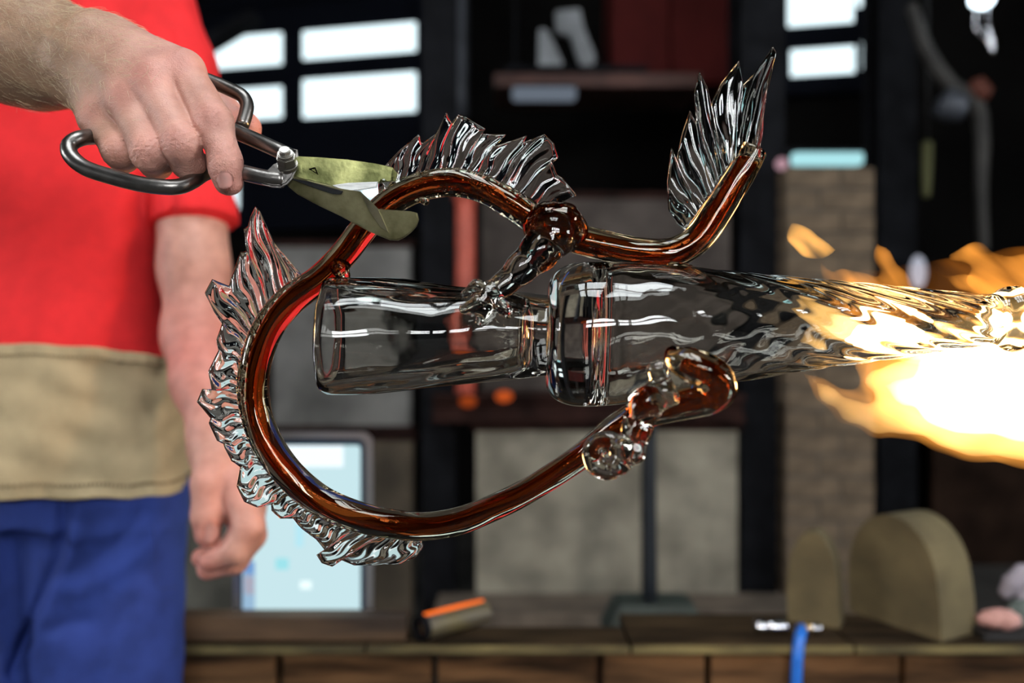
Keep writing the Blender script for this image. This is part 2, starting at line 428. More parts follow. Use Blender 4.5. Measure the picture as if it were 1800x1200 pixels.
# upper clutter
e = empty('maroon_cabinet', 'dark maroon cabinet high on the back, left of the tail fin', 'cabinet')
lo, hi = pbox(1072, -60, 1280, 148, 4.2, 0.35); box('body', lo, hi, M_maroon, e, bev=.01)
mid = (lo[0]+hi[0])/2
for a, b in ((lo[0]+.015, mid-.006), (mid+.006, hi[0]-.015)):
    d = box('door', (a, lo[1]-.018, lo[2]+.02), (b, lo[1]-.001, hi[2]-.02), M_maroon, e, bev=.005)
box('hanger', (mid-.05, lo[1]+.1, hi[2]), (mid+.05, lo[1]+.2, 4.2), M_darksteel, e)
e = empty('wall_shelf', 'long rusty shelf with a grey top under the maroon cabinet', 'shelf')
lo, hi = pbox(868, 128, 1232, 152, 4.0, 0.4); box('shelf_board', lo, hi, mat('rust_board', (0.075, 0.030, 0.022), 0.7, var=.4, scale=5), e, bev=.004)
box('shelf_liner', (lo[0]+.05, lo[1]-.02, hi[2]), (hi[0]-.25, hi[1], hi[2]+.03), M_darksteel, e, bev=.004)
for X in (lo[0]+.1, hi[0]-.1): box('rod', (X-.01, lo[1]+.2, hi[2]), (X+.01, lo[1]+.22, 4.2), M_darksteel, e)
lo, hi = pbox(900, 150, 1014, 172, 3.95, 0.08)
e = empty('shelf_lamp', 'dim blue-white tube lamp under the rusty shelf', 'lamp')
box('tube_glass', lo, hi, emit('dim_tube', (0.42, 0.50, 0.62), 0.30), e, bev=.02); box('bracket', (lo[0]+.02, lo[1]+.02, hi[2]), (hi[0]-.02, hi[1], hi[2]+.01), M_darksteel, e)
def prism(name, pts, D, th, m, parent=None, bev=0.0, **k):
    """outline in pixels at distance D, extruded away by th metres"""
    bm = bmesh.new(); vs = [bm.verts.new(P(x, y, D)) for x, y in pts]; f = bm.faces.new(vs)
    r = bmesh.ops.extrude_face_region(bm, geom=[f])
    for v in [g for g in r['geom'] if isinstance(g, bmesh.types.BMVert)]: v.co.y += th
    if bev: bmesh.ops.bevel(bm, geom=list(bm.edges), offset=bev, segments=2, affect='EDGES', clamp_overlap=True)
    return mkbm(name, bm, m, parent, **k)
e = empty('sheet_bracket', 'pale grey folded sheet-metal bracket standing on the rusty shelf', 'bracket')
M_pale = mat('pale_zinc', (0.20, 0.21, 0.22), 0.5, 0.2, var=.3, scale=6)
prism('leaf', [(947, 50), (962, 50), (990, 110), (987, 124), (946, 124)], 4.15, .05, M_pale, e, bev=.006)
prism('leaf', [(976, 18), (1020, 14), (1026, 45), (1048, 100), (1040, 124), (1024, 122), (1003, 62), (978, 55)], 4.1, .05, M_pale, e, bev=.006)
# roof brace crossing the window corner
prism('roof_brace', [(250, 150), (452, 30), (440, 12), (238, 130)], 4.6, .12, M_darksteel, bev=.006, label='dark slanting roof brace cutting across the left window corner', cat='beam')
# right-hand darkness: duct, lamp, tube
e = empty('extraction_duct', 'dim grey bent duct hanging in the dark upper right', 'duct')
tube('duct_run', path_px([(1600, 10, 3.4, 12), (1630, 90, 3.4, 13), (1672, 150, 3.4, 14), (1712, 178, 3.4, 15), (1726, 240, 3.4, 13), (1724, 330, 3.4, 11), (1728, 440, 3.4, 10)], 50), mat('duct', (0.030, 0.027, 0.024), .7, .0, var=.4, scale=8), e)
tube('collar', path_px([(1655, 178, 3.35, 26), (1670, 186, 3.35, 28), (1690, 190, 3.35, 25)], 8), M_greytrim, e)
tube('warning_band', path_px([(1712, 145, 3.38, 16), (1724, 160, 3.38, 18), (1736, 166, 3.38, 14)], 8), mat('orange_band', (.10, .02, .008), .7), e)
e = empty('hanging_lamp', 'bright white hanging bulb at the top edge, upper right', 'lamp')
bm = bmesh.new(); bmesh.ops.create_uvsphere(bm, u_segments=20, v_segments=12, radius=.045)
for v in bm.verts: v.co = Vector((v.co.x, v.co.y, v.co.z*.8)) + P(1726, -2, 3.3)
mkbm('bulb', bm, emit('bulb', (.75, .9, 1), 5), e, smooth=True)
tube('cord', path_px([(1716, 12, 3.3, 3), (1716, 50, 3.3, 4), (1735, 70, 3.3, 4), (1746, 92, 3.3, 4)], 20), M_chrome, e, n=8)
tube('cord', path_px([(1735, 12, 3.3, 3), (1738, 45, 3.3, 4), (1746, 80, 3.3, 4)], 16), M_chrome, e, n=8)
tube('flex', path_px([(1726, -18, 3.3, 2), (1726, -120, 3.3, 2), (1726, -800, 3.3, 2)], 6), M_black, e, n=8)
tube('yellow_tube', path_px([(1630, 250, 3.6, 9), (1629, 290, 3.6, 9), (1628, 345, 3.6, 7)], 10), mat('yellow_plastic', (.12, .12, .045), .7), n=12,
     label='short pale yellow upright tube in the dark right background', cat='tube')
c_ = P(1630, 250, 3.6); tube('hanger', catmull([(c_.x, 3.6, c_.z-.01, .006), (c_.x, 3.6, 3, .006), (c_.x, 3.6, 4.2, .006)], 6), M_black, bpy.data.objects['yellow_tube'], n=8)
bm = bmesh.new(); bmesh.ops.create_uvsphere(bm, u_segments=16, v_segments=10, radius=.045)
for v in bm.verts: v.co = Vector((v.co.x*.8, v.co.y*.6, v.co.z*1.7)) + P(1614, 478, 3.93)
mkbm('work_lamp', bm, emit('grey_glow', (.62, .64, .75), .7), smooth=True, label='small oval grey-white light behind the flame', cat='lamp')
c_ = P(1606, 478, 3.96); box('lamp_bracket', (c_.x-.03, 3.94, c_.z-.02), (c_.x+.03, 3.999, c_.z+.02), M_darksteel, bpy.data.objects['work_lamp'])
# brown shed wall on the right
board('timber_screen', 1640, 470, 1900, 1130, 4.2, mat('dark_brown_screen', (0.022, 0.012, 0.008), .9, var=.5, scale=5, spec=.08), 'very dark brown screen behind the flame at right', cat='screen')

# slim stand with trapezoid base
e = empty('iron_stand', 'thin dark upright stand with a dark green trapezoid foot', 'stand')
tube('stand_rod', path_px([(1142, 690, 1.9, 12), (1142, 850, 1.9, 12), (1143, 1066, 1.9, 13)], 8), mat('stand_iron', (.018, .023, .03), .5, .4), e, n=14)
lo = P(1060, 1118, 1.9); hi = P(1240, 1056, 1.9)
bm = bmesh.new(); vs = bm_box(bm, (lo.x, 1.83, lo.z), (hi.x, 2.0, hi.z))
for v in vs:
    if v.co.z > (lo.z+hi.z)/2: v.co.x += (.03 if v.co.x < (lo.x+hi.x)/2 else -.03); v.co.y += (.03 if v.co.y < 1.9 else -.03)
bmesh.ops.bevel(bm, geom=list(bm.edges), offset=.006, segments=2, affect='EDGES')
mkbm('stand_base', bm, M_green, e)
box('plinth', (lo.x+.02, 1.85, 0), (hi.x-.02, 1.98, lo.z), M_rust, e)
tube('clamp', path_px([(1142, 688, 1.9, 17), (1142, 698, 1.9, 17), (1142, 708, 1.9, 17)], 4), M_darksteel, e, n=14)

# ---- timber rail in front, with the things lying on it
TZ = P(0, 1132, 1.30).z
M_plank = mat('dark_plank', (.022, .014, .008), .9, var=.5, scale=14, stretch=(.4, 2, 2), spec=.1, col2=(.05, .034, .018))  # rail tops, darker than the blocks below
rail = empty('timber_rail', 'long rough timber rail running along the bottom of the picture', 'rail')
rng = random.Random(11)
x = -0.62
while x < 1.15:
    L = rng.uniform(.30, .52)
    box('top_plank', (x, 1.30+rng.uniform(0, .006), TZ-.018), (min(x+L, 1.2)-.004, 1.385 if x+L < .36 else 1.45, TZ+rng.uniform(-.002, 0)), M_plank, rail, bev=.003)
    box('edge_strip', (x, 1.294, TZ-.013), (min(x+L, 1.2)-.004, 1.2995, TZ-.001), M_woodtop, rail, bev=.001)
    x += L
cuts = [-.62, -.36, -.12, 0.135, .30, .44, .60, .80, .96, 1.2]
for a, b in zip(cuts[:-1], cuts[1:]):
    box('block', (a+.004, 1.306+rng.uniform(0, .012), TZ-.085+rng.uniform(-.006, .004)), (b-.004, 1.38, TZ-.019), M_wood, rail, bev=.006)
box('lower_beam', (-.62, 1.312, TZ-.17), (1.2, 1.38, TZ-.092), mat('low_timber', (.05, .034, .02), .8, var=.4, scale=10, stretch=(.3, 2, 2)), rail, bev=.005)
for X in (-.55, .25, 1.1): box('leg', (X, 1.33, 0), (X+.08, 1.375, TZ-.171), M_wood, rail, bev=.004)
# squared beam lying on the rail
o = box('squared_beam', (P(250, 0, 1.325).x, 1.312, TZ), (P(716, 0, 1.325).x, 1.352, TZ+.038), mat('dark_beam', (.045, .027, .016), .7, var=.4, scale=12, bump=.3, stretch=(.3, 2, 2), col2=(.12, .07, .035)), bev=.004,
        label='dark brown squared beam lying on the rail below the tablet', cat='beam')
# short pipe
e = empty('steel_tube', 'short wide tube with an orange-lit top edge and dark open end', 'tube')
r0 = .0185; a = Vector((P(735, 0, 1.31).x, 1.312, TZ+r0+.001)); b = Vector((P(852, 0, 1.39).x, 1.395, TZ+r0+.001)); ax = (b-a).normalized()
sd = ax.cross(Vector((0, 0, 1))).normalized(); up = Vector((0, 0, 1)); L = (b-a).length
def ring_tube(name, t0, t1, ro, ri, m, parent):
    prof = [(t0, ri), (t0, ro), (t1, ro), (t1, ri), (t0, ri)]
    v, f = revolve(prof, 32, lambda t: a+ax*t, np.array(sd), np.array(up))if False else revolve(prof, 32, lambda t: np.array(a+ax*t), None, np.array(sd), np.array(up))
    bm = bmesh.new(); vs = [bm.verts.new(c) for c in v]
    for q in f: bm.faces.new([vs[i] for i in q])
    bmesh.ops.remove_doubles(bm, verts=bm.verts, dist=1e-6)
    return mkbm(name, bm, m, parent)
ring_tube('tube_wall', 0.012, L, r0, r0*.86, mat('olive_tube', (.20, .17, .07), .5, .3, var=.3, scale=15, col2=(.09, .085, .09)), e)
ring_tube('end_ring', 0, .012, r0*1.04, r0*.80, M_darksteel, e)
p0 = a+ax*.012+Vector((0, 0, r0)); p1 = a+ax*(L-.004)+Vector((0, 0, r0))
tube('lit_edge', catmull([(*p0, .0035), (*((p0+p1)/2), .0042), (*p1, .003)], 8), emit('orange_light', (1, .17, .02), 1.3), e, n=10)  # orange light on the tube top put in as a glowing strip
# tablet
e = empty('tablet', 'upright tablet with bright pale cyan screen on the rail behind the hanging hand', 'tablet')
TD = 1.365; lo = P(410, 1106, TD); hi = P(655, 760, TD); zb = TZ
def rrect(x0, z0, x1, z1, r, n=6):
    out = []
    for cx, cz, a0 in ((x1-r, z1-r, 0), (x0+r, z1-r, 90), (x0+r, z0+r, 180), (x1-r, z0+r, 270)):
        for i in range(n+1):
            t = math.radians(a0+90*i/n); out.append((cx+r*math.cos(t), cz+r*math.sin(t)))
    return out
def plate(name, ol, y0, y1, m, parent):
    bm = bmesh.new(); v0 = [bm.verts.new((x, y0, z)) for x, z in ol]; v1 = [bm.verts.new((x, y1, z)) for x, z in ol]
    bm.faces.new(v0); bm.faces.new(v1[::-1]); k = len(ol)
    for i in range(k): bm.faces.new((v0[i], v1[i], v1[(i+1) % k], v0[(i+1) % k]))
    return mkbm(name, bm, m, parent)
plate('case', rrect(lo.x, zb, hi.x, hi.z, .018), TD, TD+.009, M_alu, e)
plate('bezel', rrect(lo.x+.012, zb+.004, hi.x-.012, hi.z-.010, .012), TD-.0012, TD-.0002, mat('bezel', (.01, .03, .06), .3), e)
s = plate('screen', rrect(lo.x+.018, zb+.006, hi.x-.019, hi.z-.020, .006), TD-.0022, TD-.0013, M_screen, e)
def sc_rect(name, x0, y0, x1, y1, m):
    a_ = P(x0, y1, TD); b_ = P(x1, y0, TD); plate(name, rrect(a_.x, a_.z, b_.x, b_.z, .002, 3), TD-.0030, TD-.0023, m, s)
sc_rect('title_bar', 440, 783, 604, 820, emit('screen_white', (.86, .95, 1), 1.15))
sc_rect('sidebar', 427, 985, 449, 1090, emit('screen_side', (.40, .62, .85), .8))
sc_rect('icon', 430, 1012, 448, 1042, emit('screen_red', (.8, .30, .2), .75)); sc_rect('icon', 430, 985, 448, 1008, emit('screen_blue', (.15, .35, .8), .8))
sc_rect('icon', 485, 980, 508, 1000, emit('screen_teal', (.35, .78, .85), 1.0)); sc_rect('icon', 528, 1020, 548, 1034, emit('screen_pale', (.85, 1, 1), 1.1))
sc_rect('icon', 520, 905, 534, 960, emit('screen_mint', (.48, .82, .92), 1.0))
sc_rect('footer', 445, 1085, 630, 1097, emit('screen_foot', (.75, .95, 1.0), 1.15))
box('prop', ((lo.x+hi.x)/2-.04, TD+.009, zb), ((lo.x+hi.x)/2+.04, TD+.018, zb+.12), M_black, e, bev=.002)
# hose and fittings
e = empty('air_hose', 'bright blue air hose with chrome fittings hanging over the rail', 'hose')
HZ = TZ+.012
hx = P(1400, 0, 1.31).x
tube('hose_run', catmull([(hx+.016, 1.335, HZ, .0085), (hx+.010, 1.315, HZ+.004, .0085), (hx-.002, 1.290, HZ, .0085), (hx-.009, 1.280, HZ-.03, .0085), (hx-.012, 1.280, HZ-.14, .0085), (hx-.012, 1.280, HZ-.3, .0085)], 50), M_hose, e, n=18)
def fit(name, x0, x1, r, m, y=1.338, n=20): tube(name, catmull([(x0, y, HZ, r), ((x0+x1)/2, y, HZ, r), (x1, y, HZ, r)], 6), m, e, n=n)
fit('brass_nut', hx+.016, hx+.030, .0105, M_brass, n=6); fit('plug', hx+.030, hx+.046, .008, M_chrome)
fit('coupler', hx-.035, hx-.004, .0105, M_chrome, 1.345); fit('coupler_tip', hx-.052, hx-.037, .0115, M_chrome, 1.345)
# half-round moulds
def mould(x0, x1, ytop, ybot, D, depth, label, turn):
    a_ = P(x0, ybot, D); b_ = P(x1, ytop, D); wd = (b_.x-a_.x)/2; h = b_.z-TZ; cx = (a_.x+b_.x)/2
    ol = [(-wd*.98, 0), (-wd*1.02, h*.30)] + [(-wd*math.cos(math.radians(t)), h*.42+h*.58*math.sin(math.radians(t))) for t in range(8, 173, 9)] + [(wd*1.05, h*.30), (wd*1.08, 0)]
    M = Matrix.Translation((cx, D, TZ)) @ Matrix.Rotation(math.radians(turn), 4, 'Z')
    bm = bmesh.new(); v0 = [bm.verts.new(M @ Vector((x, 0, z))) for x, z in ol]; v1 = [bm.verts.new(M @ Vector((x, depth, z))) for x, z in ol]
    k = len(ol); bm.faces.new(v0); bm.faces.new(v1[::-1])
    for i in range(k): bm.faces.new((v0[i], v1[i], v1[(i+1) % k], v0[(i+1) % k]))
    bmesh.ops.bevel(bm, geom=[q for q in bm.edges if len(q.link_faces) == 2 and q.calc_face_angle(0) > .8], offset=.006, segments=2, affect='EDGES')
    return mkbm('half_round_mould', bm, M_stone, smooth=False, label=label, cat='mould', group='half-round moulds')
mould(1476, 1656, 905, 1118, 1.39, .085, 'large arched olive-tan stone mould standing on the rail at right', -62)
mould(1385, 1470, 935, 1118, 1.39, .045, 'smaller arched tan mould half hidden behind the large arched one', -30)
for o_ in (bpy.data.objects['half_round_mould'],): o_['group'] = 'half-round moulds'
# made-up forms for the unidentified blurred shapes at the right edge
e = empty('dark_form', 'shallow dark base made up for an unidentified shape at the right edge', 'dark_form')
tx = P(1708, 0, 1.36).x
box('form_base', (tx, 1.318, TZ), (tx+.16, 1.42, TZ+.006), M_black, e, bev=.002)
bm = bmesh.new()
for lo_, hi_ in (((tx, 1.312, TZ), (tx+.16, 1.318, TZ+.013)), ((tx, 1.42, TZ), (tx+.16, 1.426, TZ+.013)), ((tx-.006, 1.312, TZ), (tx, 1.426, TZ+.013))): bm_box(bm, lo_, hi_, bev=.001)
mkbm('form_rim', bm, M_black, e)
def lump(name, pts, m, label, cat, flat=.7):
    lo_, hi_ = bounds([pts], .01)
    v, f = nets(lambda p: chain(p, pts, .01)+.0012*np.sin(p[..., 0]*260)*np.sin(p[..., 2]*300+p[..., 1]*200), lo_, hi_, .003)
    return mk(name, v, f, m, smooth=True, label=label, cat=cat)
lump('pink_lump', [(1727, 1089, 1.345, 11), (1745, 1086, 1.345, 14), (1768, 1088, 1.345, 16), (1782, 1091, 1.345, 13)], mat('pink_tone', (.55, .30, .27), .8, var=.3, scale=18), 'small pink and tan lump made up for an unidentified shape', 'pink_form')
lump('grey_green_lump', [(1786, 1088, 1.37, 16), (1796, 1078, 1.375, 22), (1825, 1082, 1.38, 26)], mat('grey_green_tone', (.13, .17, .16), .85, var=.25, scale=20), 'grey-green lump at the right edge, made up for an unidentified shape', 'cloth')
lump('lilac_lump', [(1768, 1040, 1.415, 12), (1780, 1025, 1.415, 15), (1800, 1010, 1.415, 17), (1830, 1040, 1.41, 22), (1800, 1075, 1.405, 22)], mat('lilac_tone', (.34, .32, .38), .85, var=.25, scale=20), 'pale lilac-grey lump above the grey-green one, made up for an unidentified shape', 'lilac_form')

# ------------------------------------------------------------------ person
def sep_color(name, base, red, tan):
    m = bpy.data.materials.new(name); m.use_nodes = True; nt = m.node_tree; b = nt.nodes['Principled BSDF']
    at = nt.nodes.new('ShaderNodeAttribute'); at.attribute_name = 'tone'
    sp = nt.nodes.new('ShaderNodeSeparateColor'); nt.links.new(at.outputs['Color'], sp.inputs[0])
    tc = nt.nodes.new('ShaderNodeTexCoord'); nz = nt.nodes.new('ShaderNodeTexNoise'); nz.inputs['Scale'].default_value = 90; nz.inputs['Detail'].default_value = 6
    nt.links.new(tc.outputs['Object'], nz.inputs['Vector'])
    def mix(f, a_, b_):
        x_ = nt.nodes.new('ShaderNodeMix'); x_.data_type = 'RGBA'
        if isinstance(f, float): x_.inputs[0].default_value = f
        else: nt.links.new(f, x_.inputs[0])
        for i, c in ((6, a_), (7, b_)):
            if isinstance(c, tuple): x_.inputs[i].default_value = (*c, 1)
            else: nt.links.new(c, x_.inputs[i])
        return x_.outputs[2]
    mm = nt.nodes.new('ShaderNodeMath'); mm.operation = 'MULTIPLY_ADD'; nt.links.new(nz.outputs['Fac'], mm.inputs[0]); mm.inputs[1].default_value = .8; mm.inputs[2].default_value = -.25
    c1 = mix(sp.outputs[1], base, tan); c2 = mix(sp.outputs[0], c1, red)
    c3 = mix(mm.outputs[0], c2, tuple(x*.72 for x in red)) if False else c2
    nz2 = nt.nodes.new('ShaderNodeTexNoise'); nz2.inputs['Scale'].default_value = 55; nz2.inputs['Detail'].default_value = 8; nt.links.new(tc.outputs['Object'], nz2.inputs['Vector'])
    rp = nt.nodes.new('ShaderNodeValToRGB'); rp.color_ramp.elements[0].position = .3; rp.color_ramp.elements[1].position = .7
    rp.color_ramp.elements[0].color = (.82, .76, .74, 1); rp.color_ramp.elements[1].color = (1.1, 1.08, 1.06, 1); nt.links.new(nz2.outputs['Fac'], rp.inputs[0])
    mu = nt.nodes.new('ShaderNodeMix'); mu.data_type = 'RGBA'; mu.blend_type = 'MULTIPLY'; mu.inputs[0].default_value = 1
    nt.links.new(c3, mu.inputs[6]); nt.links.new(rp.outputs[0], mu.inputs[7])
    nt.links.new(mu.outputs[2], b.inputs['Base Color'])
    b.inputs['Roughness'].default_value = .48
    b.inputs['Subsurface Weight'].default_value = .12; b.inputs['Subsurface Radius'].default_value = (.006, .002, .001); b.inputs['Subsurface Scale'].default_value = 1
    n3 = nt.nodes.new('ShaderNodeTexVoronoi'); n3.inputs['Scale'].default_value = 900; nt.links.new(tc.outputs['Object'], n3.inputs['Vector'])
    n4 = nt.nodes.new('ShaderNodeTexNoise'); n4.inputs['Scale'].default_value = 220; n4.inputs['Detail'].default_value = 4; nt.links.new(tc.outputs['Object'], n4.inputs['Vector'])
    ad = nt.nodes.new('ShaderNodeMath'); ad.operation = 'MULTIPLY_ADD'; nt.links.new(n3.outputs['Distance'], ad.inputs[0]); ad.inputs[1].default_value = .35; nt.links.new(n4.outputs['Fac'], ad.inputs[2])
    bp = nt.nodes.new('ShaderNodeBump'); bp.inputs['Strength'].default_value = .5; bp.inputs['Distance'].default_value = .0016
    nt.links.new(ad.outputs[0], bp.inputs['Height']); nt.links.new(bp.outputs[0], b.inputs['Normal'])
    return m
M_skin = sep_color('skin', (0.63, 0.345, 0.275), (0.66, 0.235, 0.195), (0.31, 0.20, 0.115))
M_nail = mat('nail', (.85, .44, .37), .5, var=.12, scale=80)
M_shirt = mat('red_cotton', (0.80, 0.030, 0.034), .85, var=.07, scale=35, bump=.25, bscale=900, spec=.2)
M_apron = mat('tan_canvas', (0.43, 0.34, 0.20), .9, var=.14, scale=16, bump=.35, bscale=500, spec=.2)
M_pants = mat('blue_twill', (0.030, 0.055, 0.245), .85, var=.15, scale=25, bump=.25, bscale=700, spec=.2)

# --- right hand and forearm (fine grid)
FORE = [(-420, 30, .74, 112), (-60, 78, .66, 100), (60, 88, .642, 91), (150, 108, .628, 84)]
META = [[(195, 80, .628, 50), (322, 126, .590, 37)], [(182, 95, .622, 52), (270, 146, .582, 37)],
        [(165, 112, .622, 52), (226, 180, .584, 36)], [(150, 126, .628, 50), (176, 208, .596, 34)], [(200, 130, .645, 60), (265, 190, .630, 46)]]
FING = [[(325, 128, .590, 33), (377, 215, .562, 31), (396, 290, .559, 27.5), (402, 318, .562, 25.5)],
        [(272, 148, .582, 34), (320, 254, .557, 32), (331, 286, .568, 27), (325, 282, .598, 23), (300, 262, .615, 21)],
        [(228, 180, .584, 33), (263, 268, .561, 31), (273, 286, .580, 26), (265, 262, .606, 22)],
        [(178, 210, .596, 32), (211, 266, .576, 28.5), (218, 277, .592, 24), (225, 250, .610, 20)],
        [(300, 140, .640, 40), (352, 168, .640, 33), (395, 198, .632, 26), (430, 223, .624, 23), (437, 228, .624, 21)]]
CREASE = []
for fi, js in ((0, (1, 2)), (1, (1,)), (2, (1,)), (3, (1,))):
    for j in js:
        q = [np.array(P(*FING[fi][k][:3])) for k in (j-1, j, j+1)]
        ax_ = q[2]-q[0]; ax_ /= np.linalg.norm(ax_)
        rj = PX(FING[fi][j][3], FING[fi][j][2])
        CREASE.append((q[1].astype(np.float32), ax_.astype(np.float32), rj, 1.0 if j == 1 else .6))
def f_hand(p):
    d = chain(p, FORE, .02)
    for mt in META: d = smin(d, chain(p, mt, .01), .014)
    fg = None
    for i, c in enumerate(FING):
        e_ = chain(p, c, .006)
        fg = e_ if fg is None else smin(fg, e_, .0022)
    d = smin(d, fg, .007)
    # joint bulges
    for (c, ax_, rj, s_) in CREASE:
        pc = p-c; t = pc@ax_; rad = np.sqrt((pc**2).sum(-1))
        m_ = np.exp(-(rad/(rj*1.25))**4)
        bow = t + .0012*np.sin(p[..., 0]*700+p[..., 2]*500)
        g = sum(a_*np.exp(-((bow-o_)/.0010)**2) for o_, a_ in ((-.0052, .6), (-.0016, 1.), (.0022, 1.), (.0058, .55)))
        d = d - .0003*s_*np.exp(-(t/.007)**2)*m_ + .0017*s_*g*m_
    # tendons on the back of the hand
    d = d + .0006*np.sin(p[..., 0]*150+p[..., 2]*90)*np.sin(p[..., 2]*170-p[..., 1]*60)
    return d
lo, hi = bounds([[(-60, 88, .66, 100), (150, 108, .628, 84)]] + FING + META, .006); lo[0] = P(-40, 0, .62).x
hv, hf = nets(f_hand, lo, hi, .00125)
# --- left arm and hand hanging down
LARM = [(262, -40, 1.19, 50), (322, 300, 1.155, 49), (338, 400, 1.135, 50), (341, 470, 1.12, 54), (348, 590, 1.09, 54), (362, 670, 1.05, 52), (384, 770, 1.01, 43), (392, 800, 1.0, 46)]
LH = [[(392, 800, 1.0, 44), (408, 868, .99, 48)], [(392, 800, 1.02, 44), (428, 880, 1.0, 36)]]
LF = [[(378, 800, .985, 32), (366, 850, .965, 29), (363, 905, .958, 26), (365, 938, .957, 23)],
      [(418, 858, .975, 34), (438, 925, .955, 27), (415, 968, .952, 24), (368, 985, .957, 20)],
      [(426, 866, 1.0, 34), (440, 940, .985, 27), (412, 984, .980, 24), (365, 1000, .985, 19)],
      [(424, 866, 1.025, 32), (430, 935, 1.01, 25), (400, 970, 1.005, 22), (355, 980, 1.01, 18)]]
def f_larm(p):
    d = chain(p, LARM, .03)
    for c in LH: d = smin(d, chain(p, c, .01), .02)
    fg = None
    for c in LF:
        e_ = chain(p, c, .006); fg = e_ if fg is None else smin(fg, e_, .003)
    return smin(d, fg, .012)
lo, hi = bounds([LARM] + LH + LF, .008)
lv, lf = nets(f_larm, lo, hi, .003)
# --- trunk, head, upper arm, legs (coarse)
TX, TY = P(70, 0, 1.19).x, 1.19
def ell(p, c, r):
    q = (p-np.array(c, np.float32))/np.array(r, np.float32); return (np.sqrt((q**2).sum(-1))-1)*min(r)
SHR = np.array([TX-.20, TY+.0, 1.56]); ELB = np.array(P(-420, 30, .74)); SHL = np.array(P(268, -40, 1.19))
def f_body(p):
    d = smin(ell(p, (TX, TY, 1.26), (.160, .100, .32)), ell(p, (TX, TY, .97), (.145, .088, .15)), .06)
    d = smin(d, cone(p, (TX-.17, TY, 1.55), (TX+.15, TY, 1.55), .05, .05), .06)
    d = smin(d, cone(p, (TX, TY+.01, 1.55), (TX, TY-.01, 1.70), .058, .054), .04)
    d = smin(d, ell(p, (TX, TY-.015, 1.80), (.075, .098, .122)), .03)
    d = smin(d, cone(p, (TX, TY-.105, 1.80), (TX, TY-.122, 1.772), .011, .014), .012)
    for s_ in (-1, 1):
        d = smin(d, ell(p, (TX+s_*.078, TY, 1.79), (.012, .02, .034)), .006)
        d = smin(d, cone(p, (TX+s_*.09, TY, 0.88), (TX+s_*.10, TY+.01, .48), .078, .058), .04)
        d = smin(d, cone(p, (TX+s_*.10, TY+.01, .48), (TX+s_*.11, TY+.03, .09), .056, .038), .02)
        d = smin(d, cone(p, (TX+s_*.11, TY+.04, .045), (TX+s_*.13, TY-.15, .035), .042, .034), .02)
        d = np.maximum(d, -(ell(p, (TX+s_*.030, TY-.108, 1.812), (.016, .012, .008))))
    d = np.maximum(d, -ell(p, (TX, TY-.112, 1.735), (.026, .012, .004)))
    d = smin(d, cone(p, SHR, ELB, .058, .046), .04)
    d = smin(d, cone(p, ELB, np.array(P(-25, 80, .655)), .046, .0405), .02)
    return d
bv, bf = nets(f_body, (TX-.34, .60, 0.0), (TX+.26, TY+.20, 1.95), .012)
nv = 0; V = []; Fq = []
for v_, f_ in ((hv, hf), (lv, lf), (bv, bf)):
    V.append(v_); Fq.append(f_+nv); nv += len(v_)
V = np.concatenate(V); Fq = np.concatenate(Fq)
person = mk('person', V, Fq, M_skin, smooth=True, label='person in red t-shirt, tan apron and blue trousers squeezing shears in one hand', cat='person')
bm = bmesh.new(); bm.from_mesh(person.data); bmesh.ops.recalc_face_normals(bm, faces=bm.faces); bm.to_mesh(person.data); bm.free()
person.data.polygons.foreach_set('use_smooth', [True]*len(person.data.polygons))
# skin tone zones (knuckles and finger ends pinker, forearm tanner)
co = V; red = np.zeros(len(V)); tan = np.zeros(len(V))
def spot(c, r, a_): 
    global red; red = np.maximum(red, a_*np.exp(-(((co-np.array(c))**2).sum(1))/(r*r)))
for m_ in META[:4]: spot(P(*m_[-1][:3])+Vector((0, -.01, 0)), .014, .5)
for c in FING[:4]: spot(P(*c[1][:3])+Vector((0, -.008, 0)), .012, .4)
spot(P(*FING[0][3][:3]), .018, .6); spot(P(*FING[4][-1][:3]), .03, .6); spot(P(*FING[0][2][:3]), .02, .35)
for c in LF: spot(P(*c[-1][:3]), .03, .8); spot(P(*c[1][:3]), .025, .45)
spot(P(350, 640, 1.05), .10, .9); spot(P(345, 540, 1.1), .06, .5); spot(P(400, 860, .97), .06, .45)
px = co[:, 0]/np.maximum(co[:, 1], .1)*F+900
tan = np.clip((265-px)/150, 0, 1)*(co[:, 1] < .85)
tan = np.where((co[:, 1] < .85), tan, .12)
ca = person.data.color_attributes.new('tone', 'FLOAT_COLOR', 'POINT')
arr = np.ones((len(V), 4), np.float32); arr[:, 0] = red; arr[:, 1] = tan*.85; arr[:, 2] = 0
ca.data.foreach_set('color', arr.ravel())
# nails
def nail(tip, base, back, rw, rl, m=M_nail, thick=.0012):
    """small curved plate on the camera-facing side of a fingertip"""
    a_ = Vector(tip); b_ = Vector(base); ax_ = (a_-b_).normalized(); n_ = Vector(back).normalized(); n_ = (n_-ax_*n_.dot(ax_)).normalized(); s_ = ax_.cross(n_)
    bm = bmesh.new(); nu, nv_ = 9, 9; g = []
    for i in range(nu):
        row = []
        for j in range(nv_):
            u = -1+2*i/(nu-1); v = -1+2*j/(nv_-1)
            k = math.sqrt(max(.0, 1-.5*v*v)); k2 = math.sqrt(max(0, 1-.5*u*u))
            x_ = u*rw*k; y_ = v*rl*k2
            row.append(bm.verts.new(b_.lerp(a_, .5)+s_*x_+ax_*y_+n_*(-.55*x_*x_/rw + thick*.6)))
        g.append(row)
    for i in range(nu-1):
        for j in range(nv_-1): bm.faces.new((g[i][j], g[i+1][j], g[i+1][j+1], g[i][j+1]))
    r_ = bmesh.ops.solidify(bm, geom=list(bm.faces), thickness=thick)
    return mkbm('fingernail', bm, m, person, smooth=True)
